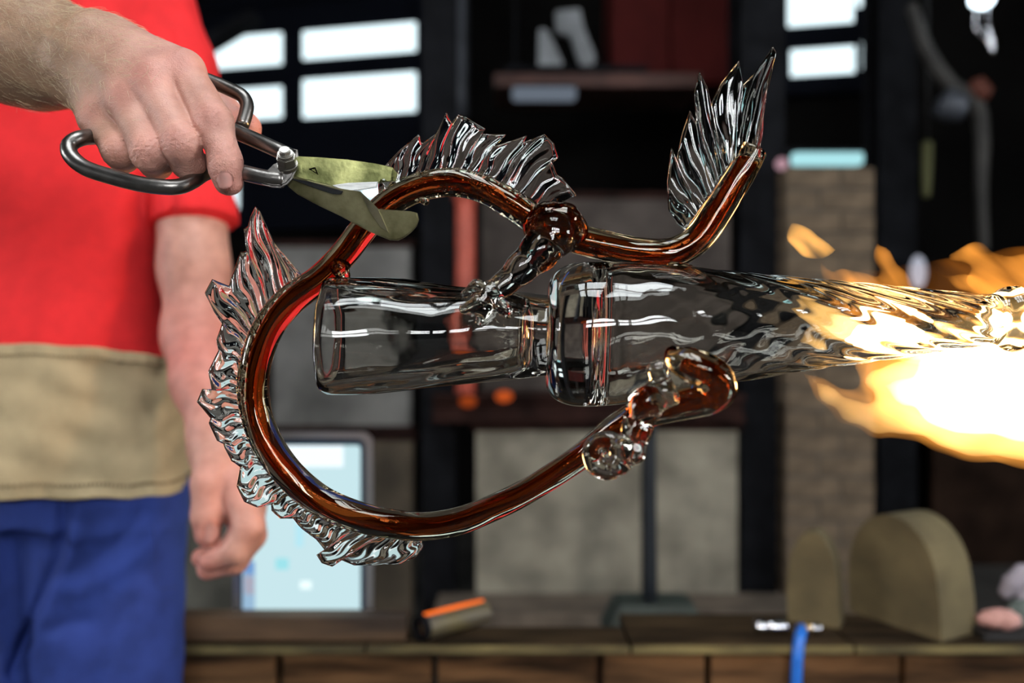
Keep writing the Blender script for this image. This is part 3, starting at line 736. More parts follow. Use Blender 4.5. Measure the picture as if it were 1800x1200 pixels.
t_ = P(403, 331, .5605); b_ = P(400, 309, .5605); up_ = Vector((.05, -1, -.05))
nail(t_+up_*.0098, b_+up_*.0108, up_, .0058, .0058)
t_ = P(366, 950, .943); b_ = P(364, 922, .943); nail(t_, b_, Vector((-.1, -1, 0)), .011, .012)

# --- arm hair
rng = random.Random(5)
HV, HF = [], []
me = person.data
norms = np.zeros(len(V)*3, np.float32); me.vertices.foreach_get('normal', norms); norms = norms.reshape(-1, 3)
nh = len(hv); pxh = px[:nh]; pyh = 600-(co[:nh, 2]-ZC)/co[:nh, 1]*F
cand = np.where((pxh < 275) & (norms[:nh, 1] < .35) & (pyh < 215))[0]
wgt = np.clip((285-pxh[cand])/180, .03, 1); wgt = wgt*np.where(pyh[cand] > 150, .35, 1); wgt /= wgt.sum()
gen = np.random.default_rng(4)
for i in gen.choice(cand, 1500, p=wgt):
    p0 = Vector(hv[i]); n_ = Vector(norms[i].tolist()); flow = Vector((rng.uniform(.25, 1.1), rng.uniform(-.2, .2), rng.uniform(-1.0, .25)))
    flow = (flow-n_*flow.dot(n_)).normalized(); L_ = rng.uniform(.005, .013); sd_ = flow.cross(n_).normalized(); bend = rng.uniform(-.35, .35)
    w_ = .00013; base = len(HV)
    for k in range(5):
        t = k/4; c = p0-n_*.0006+flow*(L_*t)+n_*(L_*(.42*t-.30*t*t))+sd_*(bend*L_*t*t); ww = w_*(1-.75*t)
        HV += [c+sd_*ww, c-sd_*ww*.5+n_*ww, c-sd_*ww*.5-n_*ww]
        if k:
            for q in range(3): HF.append((base+(k-1)*3+q, base+(k-1)*3+(q+1) % 3, base+k*3+(q+1) % 3, base+k*3+q))
mk('arm_hair', [tuple(v) for v in HV], HF, mat('blond_hair', (.68, .56, .36), .4), person, label='fine blond forearm hair', kind='stuff')

# --- clothing
def folds(p, pts, w_, a_):
    """groove along a polyline of pixels on the front of the figure"""
    X = p[..., 0]/p[..., 1]*F+900; Y = 600-(p[..., 2]-ZC)/p[..., 1]*F; g = 0
    for (x0, y0), (x1, y1) in zip(pts[:-1], pts[1:]):
        dx, dy = x1-x0, y1-y0; h = np.clip(((X-x0)*dx+(Y-y0)*dy)/(dx*dx+dy*dy), 0, 1)
        g = np.maximum(g, np.exp(-(((X-x0-h*dx)**2+(Y-y0-h*dy)**2)/(w_*w_))))
    return a_*g
def prof(z, zs, vs): return np.interp(z, zs, vs).astype(np.float32)
def trunk(p, grow):
    z = p[..., 2]
    a_ = prof(z, [.84, .95, 1.08, 1.25, 1.42, 1.56, 1.64], [.185, .182, .175, .178, .195, .180, .08])+grow
    b_ = prof(z, [.84, .95, 1.08, 1.25, 1.42, 1.56, 1.64], [.122, .128, .130, .128, .125, .10, .06])+grow
    x_ = (p[..., 0]-TX)/a_; y_ = (p[..., 1]-TY)/b_
    return (np.power(np.abs(x_)**2.5+np.abs(y_)**2.5, 1/2.5)-1)*b_
def f_shirt(p):
    d = trunk(p, .004)
    sl = [(238, -60, 1.19, 84), (300, 130, 1.17, 72), (345, 388, 1.135, 62), (348, 410, 1.133, 62)]
    e_ = chain(p, sl, .03)
    h0 = np.array(P(345, 394, 1.135)); ax_ = np.array(P(345, 388, 1.135))-np.array(P(336, 150, 1.17)); ax_ /= np.linalg.norm(ax_)
    e_ = np.maximum(e_, ((p-h0)@ax_.astype(np.float32)))
    d = smin(d, e_, .02)
    s2 = cone(p, SHR, SHR+(ELB-SHR)*.55, .078, .072)
    n2 = (ELB-SHR)/np.linalg.norm(ELB-SHR); s2 = np.maximum(s2, (p-(SHR+(ELB-SHR)*.55))@n2.astype(np.float32))
    d = smin(d, s2, .05)
    d = np.maximum(d, p[..., 2]-1.635)
    d = np.maximum(d, 1.01-p[..., 2])
    d = d+.0022*np.sin(p[..., 0]*38+p[..., 2]*14+2*np.sin(p[..., 2]*9))*np.sin(p[..., 2]*10+p[..., 0]*8)
    d = d+folds(p, [(300, 60), (306, 300), (300, 420), (297, 640)], 5, .006)+folds(p, [(330, 300), (345, 340), (352, 390)], 9, .002)
    return d
sv, sf = nets(f_shirt, (TX-.46, .86, 1.0), (TX+.34, TY+.17, 1.66), .0055)
shirt = mk('t_shirt', sv, sf, M_shirt, person, smooth=True, label='bright red cotton t-shirt')
bm = bmesh.new(); bm.from_mesh(shirt.data); bmesh.ops.recalc_face_normals(bm, faces=bm.faces); bm.to_mesh(shirt.data); bm.free()
# sleeve hem: a slightly thicker band with its stitch line
h0 = P(345, 394, 1.135); ax_ = (h0-P(330, 150, 1.17)).normalized(); rr = PX(62, 1.135)
pth = [(*(h0-ax_*.026), rr*1.005+.0015), (*(h0-ax_*.022), rr+.0025), (*(h0-ax_*.004), rr+.0025), (*(h0+ax_*.001), rr+.0012)]
v_, f_ = sweep(np.array(pth), 48)
mk('sleeve_hem', v_, f_, M_shirt, shirt, smooth=True)

def f_pants(p):
    z = p[..., 2]
    d = trunk(p, -.002); d = np.maximum(d, z-1.0); 
    d = np.maximum(d, .86-z)
    for s_ in (-1, 1):
        d = smin(d, cone(p, (TX+s_*.092, TY, .88), (TX+s_*.100, TY, .46), .108, .090), .028)
        d = smin(d, cone(p, (TX+s_*.100, TY, .46), (TX+s_*.112, TY+.03, .08), .090, .075), .02)
    d = np.maximum(d, .05-z)
    d = d+folds(p, [(112, 880), (112, 930), (100, 985), (60, 1080), (20, 1180)], 9, .010)
    d = d-folds(p, [(140, 900), (130, 960), (110, 1020), (70, 1110)], 16, .006)
    d = d+folds(p, [(250, 900), (200, 960), (120, 1010)], 13, .0045)-folds(p, [(290, 930), (230, 990), (140, 1040)], 15, .004)
    d = d+folds(p, [(230, 1060), (190, 1130), (160, 1200)], 16, .006)+folds(p, [(40, 1130), (60, 1115), (150, 1090)], 14, .005)
    d = d+.0016*np.sin(p[..., 0]*60+p[..., 2]*34)*np.sin(p[..., 2]*41-p[..., 0]*22)
    return d
pv, pf = nets(f_pants, (TX-.27, TY-.19, .04), (TX+.28, TY+.19, 1.01), .005)
pants = mk('trousers', pv, pf, M_pants, person, smooth=True, label='royal blue work trousers')
bm = bmesh.new(); bm.from_mesh(pants.data); bmesh.ops.recalc_face_normals(bm, faces=bm.faces); bm.to_mesh(pants.data); bm.free()
def on_surface(f, x, y, D0=.95, D1=1.3):
    Ds = np.linspace(D0, D1, 500); pts = np.array([P(x, y, d) for d in Ds], np.float32); val = f(pts)
    k = np.argmax(val < 0); return P(x, y, Ds[k] if val[k] < 0 else 1.15)
def seam(name, pts, f, r, m, parent, n=40, lift=.0):
    q = catmull([(x, y, 0) for x, y in pts], n); w_ = [on_surface(f, x, y) for x, y, _ in q]
    return tube(name, np.array([(v.x, v.y-lift, v.z, r) for v in w_]), m, parent, n=8)
M_seam = mat('blue_seam', (.020, .038, .19), .85)
seam('pocket_seam', [(268, 920), (274, 960), (275, 1000), (274, 1032)], f_pants, .0012, M_seam, pants)
seam('pocket_seam', [(274, 1032), (292, 1034), (312, 1030)], f_pants, .0012, M_seam, pants)
seam('fly_seam', [(120, 905), (122, 940), (112, 985), (98, 1010)], f_pants, .0013, M_seam, pants)
# apron: a canvas band wrapped round the hips
NU, NV = 150, 60
def apron_pt(u, v, off=0.0):
    ang = math.radians(-200+(u*230)); ca_, sa_ = math.cos(ang), math.sin(ang)        # sweeps the front of the body
    side = max(0, ca_)**3
    ztop = ZC - 1.055*(604-600)/F - .018*side - .004*max(0, -ca_)
    zbot = ZC - 1.05*(874-600)/F - .014*side
    z = zbot+(ztop-zbot)*v
    a_ = .1815+(.012*(1-v))+.002; b_ = .1400+(.008*(1-v))
    w_ = .0012*math.sin(u*230)*max(0, 1-abs(v-.05)*12)+.0010*math.sin(u*190)*max(0, 1-abs(v-.95)*14)+.0034*math.sin(u*46+v*3)*math.sin(v*7+u*9)+.0016*math.sin(v*25+3*math.sin(u*11))*(.4+.6*math.sin(u*17)**2)
    # slight pull-lines across
    rr_ = lambda c: (abs(c)**.8)*(1 if c > 0 else -1)
    return Vector((TX+rr_(ca_)*(a_+w_+off), TY+rr_(sa_)*(b_+w_+off), z+.001*math.sin(u*60)))
def cloth(name, u0, u1, v0, v1, off, th, m, parent, nu=NU, nv=NV, **k):
    bm = bmesh.new(); g = [[bm.verts.new(apron_pt(u0+(u1-u0)*i/nu, v0+(v1-v0)*j/nv, off)) for j in range(nv+1)] for i in range(nu+1)]
    for i in range(nu):
        for j in range(nv): bm.faces.new((g[i][j], g[i+1][j], g[i+1][j+1], g[i][j+1]))
    bmesh.ops.recalc_face_normals(bm, faces=bm.faces)
    bmesh.ops.solidify(bm, geom=list(bm.faces), thickness=-th)
    return mkbm(name, bm, m, parent, smooth=True, **k)
apron = cloth('apron', 0, 1, 0, 1, 0, .003, M_apron, person, label='folded tan canvas apron round the hips')
cloth('waist_hem', 0, 1, .925, 1.0, .0016, .002, M_apron, apron, nv=6)
cloth('bottom_hem', 0, 1, -.005, .095, .0016, .002, M_apron, apron, nv=8)
M_thread = mat('tan_thread', (.20, .15, .08), .9)
def stitches(v, n=130):
    bm = bmesh.new()
    for i in range(n):
        u = (i+.1)/n; a_ = apron_pt(u, v, .0042); b_ = apron_pt(u+.55/n, v, .0042); d_ = (b_-a_)
        M = Matrix.Translation((a_+b_)/2) @ d_.to_track_quat('X', 'Z').to_matrix().to_4x4()
        bm_box(bm, (-d_.length/2, -.0011, -.0011), (d_.length/2, .0011, .0011), M)
    return mkbm('stitching', bm, M_thread, apron, kind='stuff')
stitches(.928); stitches(.09); stitches(.080)
# damp stain patch on the apron, a darker oval
bm = bmesh.new(); ring = []
cpt = None
def stain_pt(r, t): return apron_pt(.845+r*.016*math.cos(t), .36+r*.135*math.sin(t), .0008)
cv = bm.verts.new(stain_pt(0, 0)); prev = None; rows = []
for k in range(1, 5): rows.append([bm.verts.new(stain_pt(k/4, 2*math.pi*j/28)) for j in range(28)])
for j in range(28): bm.faces.new((cv, rows[0][j], rows[0][(j+1) % 28]))
for k in range(3):
    for j in range(28): bm.faces.new((rows[k][j], rows[k+1][j], rows[k+1][(j+1) % 28], rows[k][(j+1) % 28]))
mkbm('stain', bm, mat('damp_canvas', (.27, .205, .105), .85, var=.12, scale=20, bump=.3, bscale=500), apron, smooth=True)

# ------------------------------------------------------------------ shears
M_steel = mat('worn_steel_rod', (.23, .215, .20), .33, 1.0, var=.3, scale=45, bump=.10, bscale=260)
M_nut = mat('bright_nut', (.38, .36, .33), .36, 1.0, var=.15, scale=60)
def blade_mat():
    m = mat('oiled_blade', (.11, .118, .036), .36, .85, var=.5, scale=55, bump=.12, bscale=220, col2=(.24, .24, .095), detail=9)
    return m
M_blade = blade_mat()
M_blade_edge = mat('ground_edge', (.26, .26, .25), .38, 1.0, var=.2, scale=90, stretch=(1, 1, 8))
shears = empty('shears', 'steel glassworking shears with loop handles held in the near hand', 'shears')
tube('lower_handle', path_px([(498, 316, .562, 14), (470, 313, .562, 14), (425, 303, .5655, 14), (392, 297, .582, 14), (362, 303, .578, 14), (338, 318, .5655, 14), (318, 327, .559, 14), (296, 329, .556, 14), (250, 324, .556, 14), (190, 309, .560, 14), (148, 294, .563, 14), (124, 273, .565, 14), (122, 255, .568, 14), (138, 244, .572, 14), (165, 240, .585, 14), (220, 240, .606, 14), (300, 262, .606, 14), (360, 285, .602, 14), (410, 300, .580, 14)], 150), M_steel, shears, n=20)
tube('upper_handle', path_px([(514, 276, .566, 13.5), (480, 260, .570, 13.5), (400, 225, .585, 13.5), (330, 196, .600, 13.5), (262, 164, .612, 13.5), (246, 140, .616, 13), (262, 120, .616, 12.5), (310, 122, .612, 12), (366, 141, .605, 12), (410, 160, .600, 12), (427, 170, .598, 12), (434, 184, .597, 12), (432, 200, .595, 12), (426, 220, .592, 12)], 140), M_steel, shears, n=20)
def blade(name, pts, D, th, m, bev, tilt=0.0, parent=shears):
    bm = bmesh.new(); xs = [q[0] for q in pts]
    vs = [bm.verts.new(P(x, y, D+tilt*(x-505)/1000.0)) for x, y in pts]; f = bm.faces.new(vs)
    r = bmesh.ops.extrude_face_region(bm, geom=[f])
    for v in [g for g in r['geom'] if isinstance(g, bmesh.types.BMVert)]: v.co.y += th
    bmesh.ops.recalc_face_normals(bm, faces=bm.faces)
    es = [e_ for e_ in bm.edges if abs((e_.verts[0].co-e_.verts[1].co).y) < th*.9]
    bmesh.ops.bevel(bm, geom=es, offset=bev, segments=2, affect='EDGES', clamp_overlap=True)
    return mkbm(name, bm, m, parent)
ub = blade('upper_blade', [(488, 300), (498, 284), (520, 274), (560, 276), (610, 280), (660, 287), (690, 294), (700, 306), (696, 318), (664, 321), (604, 338), (582, 326), (545, 318), (512, 310), (496, 312)], .567, .0032, M_blade, .0006, .03)
lb = blade('lower_blade', [(486, 306), (499, 304), (540, 316), (603, 332), (633, 336), (647, 349), (665, 367), (692, 369), (722, 371), (733, 374), (736, 385), (732, 397), (722, 408), (710, 417), (699, 422), (684, 421), (650, 407), (598, 379), (560, 361), (521, 340), (499, 321)], .5625, .0032, mat('sheen_blade', (.26, .235, .10), .32, .9, var=.4, scale=40, bump=.1, bscale=200, col2=(.46, .41, .23), detail=9), .0007, -.055)  # lower blade: lighter colour carries its reflected light
blade('ground_edge', [(584, 325), (604, 338), (662, 329), (664, 319), (612, 321)], .5640, .0022, M_blade_edge, .0005, .03, parent=ub)
blade('ground_edge', [(633, 337), (664, 367), (682, 407), (668, 398), (650, 372)], .5615-.0004, .0006, mat('brown_ground', (.34, .30, .19), .28, .95, var=.35, scale=50), .0001, -.055, parent=lb)
blade('ground_edge', [(505, 312), (520, 318), (560, 333), (585, 341), (600, 341), (603, 336), (540, 318)], .5616, .0006, mat('dark_slip', (.22, .22, .23), .25, 1.0), .0001, -.055, parent=lb)
# stamped triangle
def tri(cx_, cy_, s_): return [(cx_-s_, cy_-s_*.35), (cx_+s_*.35, cy_-s_*.75), (cx_+s_*.95, cy_+s_*.75)]
M_stamp = mat('stamp', (.03, .035, .02), .5, .6)
bm = bmesh.new()
o3 = tri(551, 300, 9); i3 = tri(551.5, 299.6, 4.6)
dd = .567+.03*.046-.0003
A3 = [bm.verts.new(P(x, y, dd)) for x, y in o3]; B3 = [bm.verts.new(P(x, y, dd)) for x, y in i3]
for k in range(3): bm.faces.new((A3[k], A3[(k+1) % 3], B3[(k+1) % 3], B3[k]))
bmesh.ops.solidify(bm, geom=list(bm.faces), thickness=.0002)
mkbm('stamped_triangle', bm, M_stamp, ub)
# forged shoulder where the lower handle meets the blade, pivot bolt with nut and washer
blade('shoulder', [(452, 318), (468, 300), (480, 288), (494, 282), (512, 284), (520, 296), (514, 312), (505, 322), (492, 329), (476, 328), (462, 324)], .5585, .0042, M_steel, .0012)
blade('shoulder', [(474, 258), (492, 258), (522, 262), (524, 278), (516, 290), (496, 290), (484, 272)], .5665, .0042, M_steel, .0012)
ba = Vector((.06, -.80, .58)).normalized(); pc = P(505, 288, .560)
def axial(name, t0, t1, r, m, n, parent, bev=.0008):
    bm = bmesh.new(); q = ba.to_track_quat('Z', 'Y').to_matrix().to_4x4()
    bmesh.ops.create_cone(bm, cap_ends=True, segments=n, radius1=r, radius2=r, depth=t1-t0, matrix=Matrix.Translation(pc+ba*(t0+t1)/2) @ q)
    bmesh.ops.bevel(bm, geom=list(bm.edges), offset=bev, segments=2, affect='EDGES', clamp_overlap=True)
    return mkbm(name, bm, m, parent)
bolt = axial('pivot_bolt', -.010, .0125, .0036, M_nut, 20, shears)
axial('washer', -.003, .0005, .0068, M_nut, 28, bolt, .0004); axial('nut', .0006, .0072, .0066, M_nut, 6, bolt, .0007); axial('nut_collar', .0072, .0095, .0052, M_nut, 28, bolt)

# ------------------------------------------------------------------ glass dragon goblet
G_clear = glass('clear_glass', (.965, .955, .915), 1.5)
G_vessel = glass('vessel_glass', (.95, .945, .925), 1.5, bump=.18, bscale=34, bdist=.004)
G_fin = glass('fin_glass', (.95, .945, .92), 1.5)
G_case = glass('casing_glass', (.97, .93, .83), 1.48)
def core_mat():
    m = bpy.data.materials.new('amber_core'); m.use_nodes = True; nt = m.node_tree; nt.nodes.remove(nt.nodes['Principled BSDF'])
    g = nt.nodes.new('ShaderNodeBsdfRefraction'); g.inputs['Color'].default_value = (.53, .245, .11, 1); g.inputs['IOR'].default_value = 1.03; g.inputs['Roughness'].default_value = .03
    s_ = nt.nodes.new('ShaderNodeBsdfGlossy'); s_.inputs['Color'].default_value = (.85, .22, .06, 1); s_.inputs['Roughness'].default_value = .08
    mx = nt.nodes.new('ShaderNodeMixShader'); mx.inputs[0].default_value = .06
    tc = nt.nodes.new('ShaderNodeTexCoord'); nz = nt.nodes.new('ShaderNodeTexNoise'); nz.inputs['Scale'].default_value = 140; nt.links.new(tc.outputs['Object'], nz.inputs['Vector'])
    bp = nt.nodes.new('ShaderNodeBump'); bp.inputs['Strength'].default_value = .3; bp.inputs['Distance'].default_value = .002; nt.links.new(nz.outputs['Fac'], bp.inputs['Height'])
    nt.links.new(bp.outputs[0], s_.inputs['Normal'])
    d_ = nt.nodes.new('ShaderNodeBsdfTranslucent'); d_.inputs['Color'].default_value = (.75, .16, .02, 1)
    d2 = nt.nodes.new('ShaderNodeBsdfDiffuse'); d2.inputs['Color'].default_value = (.22, .035, .006, 1)
    m2 = nt.nodes.new('ShaderNodeMixShader'); m2.inputs[0].default_value = .02; m3 = nt.nodes.new('ShaderNodeMixShader'); m3.inputs[0].default_value = .02
    nt.links.new(g.outputs[0], mx.inputs[1]); nt.links.new(s_.outputs[0], mx.inputs[2])
    nt.links.new(mx.outputs[0], m2.inputs[1]); nt.links.new(d_.outputs[0], m2.inputs[2])
    nt.links.new(m2.outputs[0], m3.inputs[1]); nt.links.new(d2.outputs[0], m3.inputs[2])
    nt.links.new(m3.outputs[0], nt.nodes['Material Output'].inputs[0])
    return m
M_core = core_mat()
gob = empty('glass_dragon_goblet', 'clear glass goblet with an amber-cored winged dragon coiled round it, held over the flame', 'goblet')
DG = .577; S = DG/F
cx_t = np.array([560, 600, 1040, 1400, 1750, 2000.]); cy_t = np.array([592.5, 592, 587, 571, 562, 556.])
def gcen(t): return np.array(P(t, float(np.interp(t, cx_t, cy_t)), DG))
AR = np.array([.025, 0, 1.0]); AR /= np.linalg.norm(AR); AB = np.array([0, -1.0, 0])
def interp_profile(pts, n):
    q = catmull([(a_, b_, 0) for a_, b_ in pts], n); return [(x_, y_) for x_, y_, _ in q]
# foot: open trumpet cup
outer = interp_profile([(573, 99), (580, 103), (600, 103.5), (640, 101.5), (700, 98), (800, 87.5), (880, 79), (940, 72), (962, 70), (975, 66)], 90)
inner = interp_profile([(935, 3), (933, 30), (922, 46), (900, 54), (870, 60), (800, 69), (700, 80), (640, 85), (612, 88), (588, 91), (577, 94.5), (573, 99)], 90)
prof_f = [(975, 1.0)] + [(975, 40)] + outer[::-1] + inner[::-1] + [(936, .8)]
def wob_f(i, t, r, th):
    return (.7*np.sin(3*th+t*.012)+.8*np.sin(5*th-t*.02)*math.sin(t*.015)+.7*np.sin(2*th+t*.03)+.5*np.sin(9*th+t*.008))*S*(r/(90*S))*(2.2 if r > 20*S else 0)
def solid_rev(name, prof_, wob, m, n=160):
    v, f = revolve([(t, r*S) for t, r in prof_], n, gcen, None, AR, AB, wob)
    bm = bmesh.new(); vs = [bm.verts.new(c) for c in v]
    for q in f:
        try: bm.faces.new([vs[i] for i in q])
        except ValueError: pass
    k = len(prof_)
    bm.faces.new([vs[j] for j in range(n)][::-1]); bm.faces.new([vs[(k-1)*n+j] for j in range(n)])
    return mkbm(name, bm, m, gob, smooth=True)
solid_rev('foot', prof_f, wob_f, G_vessel)
# vessel: thick shoulder, optic-twisted body, neck
outer = interp_profile([(962, 60), (961, 76), (964, 95), (974, 110), (990, 120), (1012, 126), (1045, 127), (1100, 124), (1200, 112), (1300, 97), (1400, 83.5), (1500, 71.5), (1600, 60), (1700, 49), (1738, 45.5), (1750, 48.5), (1760, 55), (1768, 58), (1777, 59), (1786, 58), (1794, 55), (1804, 48.5), (1816, 44), (1900, 39), (1960, 37)], 260)
inner = interp_profile([(1955, 27), (1900, 28), (1800, 30), (1700, 38), (1600, 49), (1500, 60.5), (1400, 73), (1300, 87), (1200, 102), (1120, 112), (1075, 115), (1048, 110), (1035, 92), (1031, 55), (1030, 4)], 160)
prof_v = [(962, 1)] + outer + [(1960, 30)] + inner + [(1030, .8)]
nout = len(outer)+1
def wob_v(i, t, r, th):
    amp = np.interp(t, [960, 1060, 1200, 1400, 1600, 1700, 1750], [0, .15, .4, 1.2, 1.8, 1.2, 0])
    ph = -((t-1000)*.0105)*(1+.0003*(t-1000))
    w1 = amp*np.cos(12*(th)+ph*6)
    w2 = (.9*np.sin(3*th+t*.010)+.9*np.sin(4*th-t*.017)*math.sin(t*.012)+.6*np.sin(7*th+t*.021))*np.interp(t, [990, 1060, 1600, 1760], [.1, 1, .7, 0])
    if i > nout: return (w1*.4+w2*1.0)*S*(r > 30*S)
    return (w1+w2*.6)*S*(r > 30*S)
solid_rev('vessel', prof_v, wob_v, G_vessel, 192)
# dragon body
BODY = [(1326, 262, .577, 23), (1300, 310, .577, 25), (1262, 372, .577, 26), (1225, 420, .577, 26), (1180, 444, .577, 27), (1120, 445, .577, 27), (1060, 432, .576, 27), (1005, 416, .574, 26), (950, 392, .572, 26), (900, 360, .573, 26), (850, 332, .575, 25), (800, 320, .577, 25), (745, 326, .577, 25), (695, 350, .577, 25), (650, 390, .576, 24), (605, 445, .575, 24),
        (560, 492, .575, 25), (510, 530, .576, 27), (474, 572, .577, 27), (452, 625, .577, 27), (445, 680, .577, 27), (456, 745, .576, 27), (485, 805, .575, 27), (530, 855, .573, 27), (590, 893, .571, 27), (660, 916, .568, 26), (735, 924, .564, 25), (810, 914, .559, 24), (885, 884, .552, 23), (955, 845, .545, 22), (1025, 800, .536, 23), (1085, 752, .525, 26), (1145, 720, .514, 29), (1205, 706, .504, 31), (1248, 696, .493, 33), (1262, 676, .485, 34), (1240, 654, .482, 33), (1210, 640, .483, 30), (1188, 628, .485, 23), (1176, 612, .487, 9)]
pth = path_px(BODY, 420)
v_, f_ = sweep(pth, 30, twist=lambda i, th: .035*np.cos(5*th+i*.16)+.012*np.cos(3*th-i*.05))
bm = bmesh.new(); vs = [bm.verts.new(c) for c in v_]
for k in f_: bm.faces.new([vs[i] for i in k])
body = mkbm('dragon_body', bm, G_case, gob, smooth=True)
cp = pth[4:-6].copy(); cp[:, 3] *= np.interp(np.arange(len(cp)), [0, len(cp)-60, len(cp)-1], [.42, .42, .38])
v_, f_ = sweep(cp, 22, twist=lambda i, th: .05*np.cos(4*th+i*.2))
bm = bmesh.new(); vs = [bm.verts.new(c) for c in v_]
for k in f_: bm.faces.new([vs[i] for i in k])
mkbm('amber_core', bm, M_core, body, smooth=True, label='dark amber glass core')

# fins
def fin(name, pairs, D, nu, nv, ridges, amp, th0, th1, bow, lean, seed=0, label=None):
    pr = np.array([(*a_, *b_) for a_, b_ in pairs], float)
    d = np.r_[0, np.cumsum(np.hypot(*np.diff(pr[:, :2], axis=0).T)+.35*np.hypot(*np.diff(pr[:, 2:], axis=0).T))]; d /= d[-1]
    u = np.linspace(0, 1, nu)
    B = catmull(np.c_[pr[:, :2], d*300], nu*3); bu = B[:, 2]/300
    base = np.stack([np.interp(u, bu, B[:, 0]), np.interp(u, bu, B[:, 1])], 1)
    tip = np.stack([np.interp(u, d, pr[:, 2]), np.interp(u, d, pr[:, 3])], 1)
    rg = np.random.default_rng(seed)
    ph = rg.uniform(0, 6.28, 8); fr = ridges*np.array([1, 1.63, .45, 2.3]); 
    Dd = D(u) if callable(D) else np.full(nu, D)
    front, back = [], []
    for j in range(nv):
        v = j/(nv-1)
        p2 = base*(1-v)+tip*v
        nrm = tip-base; nrm = np.stack([nrm[:, 1], -nrm[:, 0]], 1)
        p2 = p2+nrm*bow*v*(1-v)
        prof_e = math.sqrt(max(0, 1-max(0, (v-.90)/.10)**2))*math.sqrt(max(0, min(1, v/.02+.25)))
        edge = np.minimum(1, np.minimum(u, 1-u)/.012); edge = np.sqrt(np.maximum(0, 1-(1-edge)**2))
        th_ = (th0*(1-v)+th1*v)*prof_e*edge+.00015
        x_ = u+.010*np.sin(9*v+ph[5])*v
        rid = np.sin(6.28*fr[0]*x_+ph[0]+lean*v)+.35*np.sin(6.28*fr[1]*x_+ph[1]+lean*v*1.6)+.4*np.sin(6.28*fr[2]*x_+ph[2])+.10*np.sin(6.28*fr[3]*x_+ph[3]+5*v)
        rid2 = np.sin(6.28*fr[0]*1.13*x_+ph[4]-lean*v)+.5*np.sin(6.28*fr[1]*.87*x_+ph[6])
        scal = .6*np.sin(6.28*ridges*1.4*x_+3*v)*math.sin(min(1, v*3.2)*3.14)*(1-v)*.8
        mid_ = .0035*np.sin(6.28*(1.4*u)+ph[7])*v+.0016*np.sin(6.28*(ridges*.22)*x_+ph[6])*v
        fa = amp*(.35+.75*min(1, v*3))
        W = np.array([P(a_, b_, dd_) for (a_, b_), dd_ in zip(p2, Dd)])
        yf = W[:, 1]+mid_-th_*.5-fa*(rid+scal)*.5*prof_e*edge; yb = W[:, 1]+mid_+th_*.5+fa*.35*rid2*.5*prof_e*edge
        yb = np.maximum(yb, yf+.0006*prof_e*edge+.0001)
        front.append(np.c_[W[:, 0], yf, W[:, 2]]); back.append(np.c_[W[:, 0], yb, W[:, 2]])
    V = np.concatenate(front+back); N = nu*nv; Fc = []
    for j in range(nv-1):
        for i in range(nu-1):
            a_ = j*nu+i; Fc.append((a_, a_+1, a_+nu+1, a_+nu)); Fc.append((N+a_, N+a_+nu, N+a_+nu+1, N+a_+1))
    for i in range(nu-1):
        a_ = i; Fc.append((a_, N+a_, N+a_+1, a_+1)); a_ = (nv-1)*nu+i; Fc.append((a_, a_+1, N+a_+1, N+a_))
    for j in range(nv-1):
        a_ = j*nu; Fc.append((a_, a_+nu, N+a_+nu, N+a_)); a_ = j*nu+nu-1; Fc.append((a_, N+a_, N+a_+nu, a_+nu))
    bm = bmesh.new(); vs = [bm.verts.new(c) for c in V]
    for k in Fc: bm.faces.new([vs[i] for i in k])
    return mkbm(name, bm, G_fin, gob, smooth=True, label=label)
fin('back_fin', [((666, 345), (664, 326)), ((674, 338), (674, 294)), ((690, 329), (704, 262)), ((706, 322), (737, 236)), ((714, 319), (744, 252)), ((728, 316), (770, 236)), ((744, 314), (786, 200)), ((752, 313), (795, 218)), ((760, 312), (806, 203)), ((774, 311), (820, 206)), ((794, 312), (854, 225)), ((802, 314), (848, 233)), ((820, 319), (890, 234)), ((833, 325), (864, 257)), ((845, 331), (927, 236)), ((857, 338), (922, 247)), ((868, 345), (958, 233)), ((882, 353), (975, 250)), ((894, 360), (982, 277)), ((900, 364), (970, 281)), ((910, 370), (980, 308)), ((917, 374), (990, 315)), ((930, 381), (1013, 345)), ((945, 388), (985, 358)), ((956, 392), (957, 368))],
    .575, 420, 60, 15, .0013, .0075, .0030, .04, 3.0, 1, 'clear ribbed upper back fin')
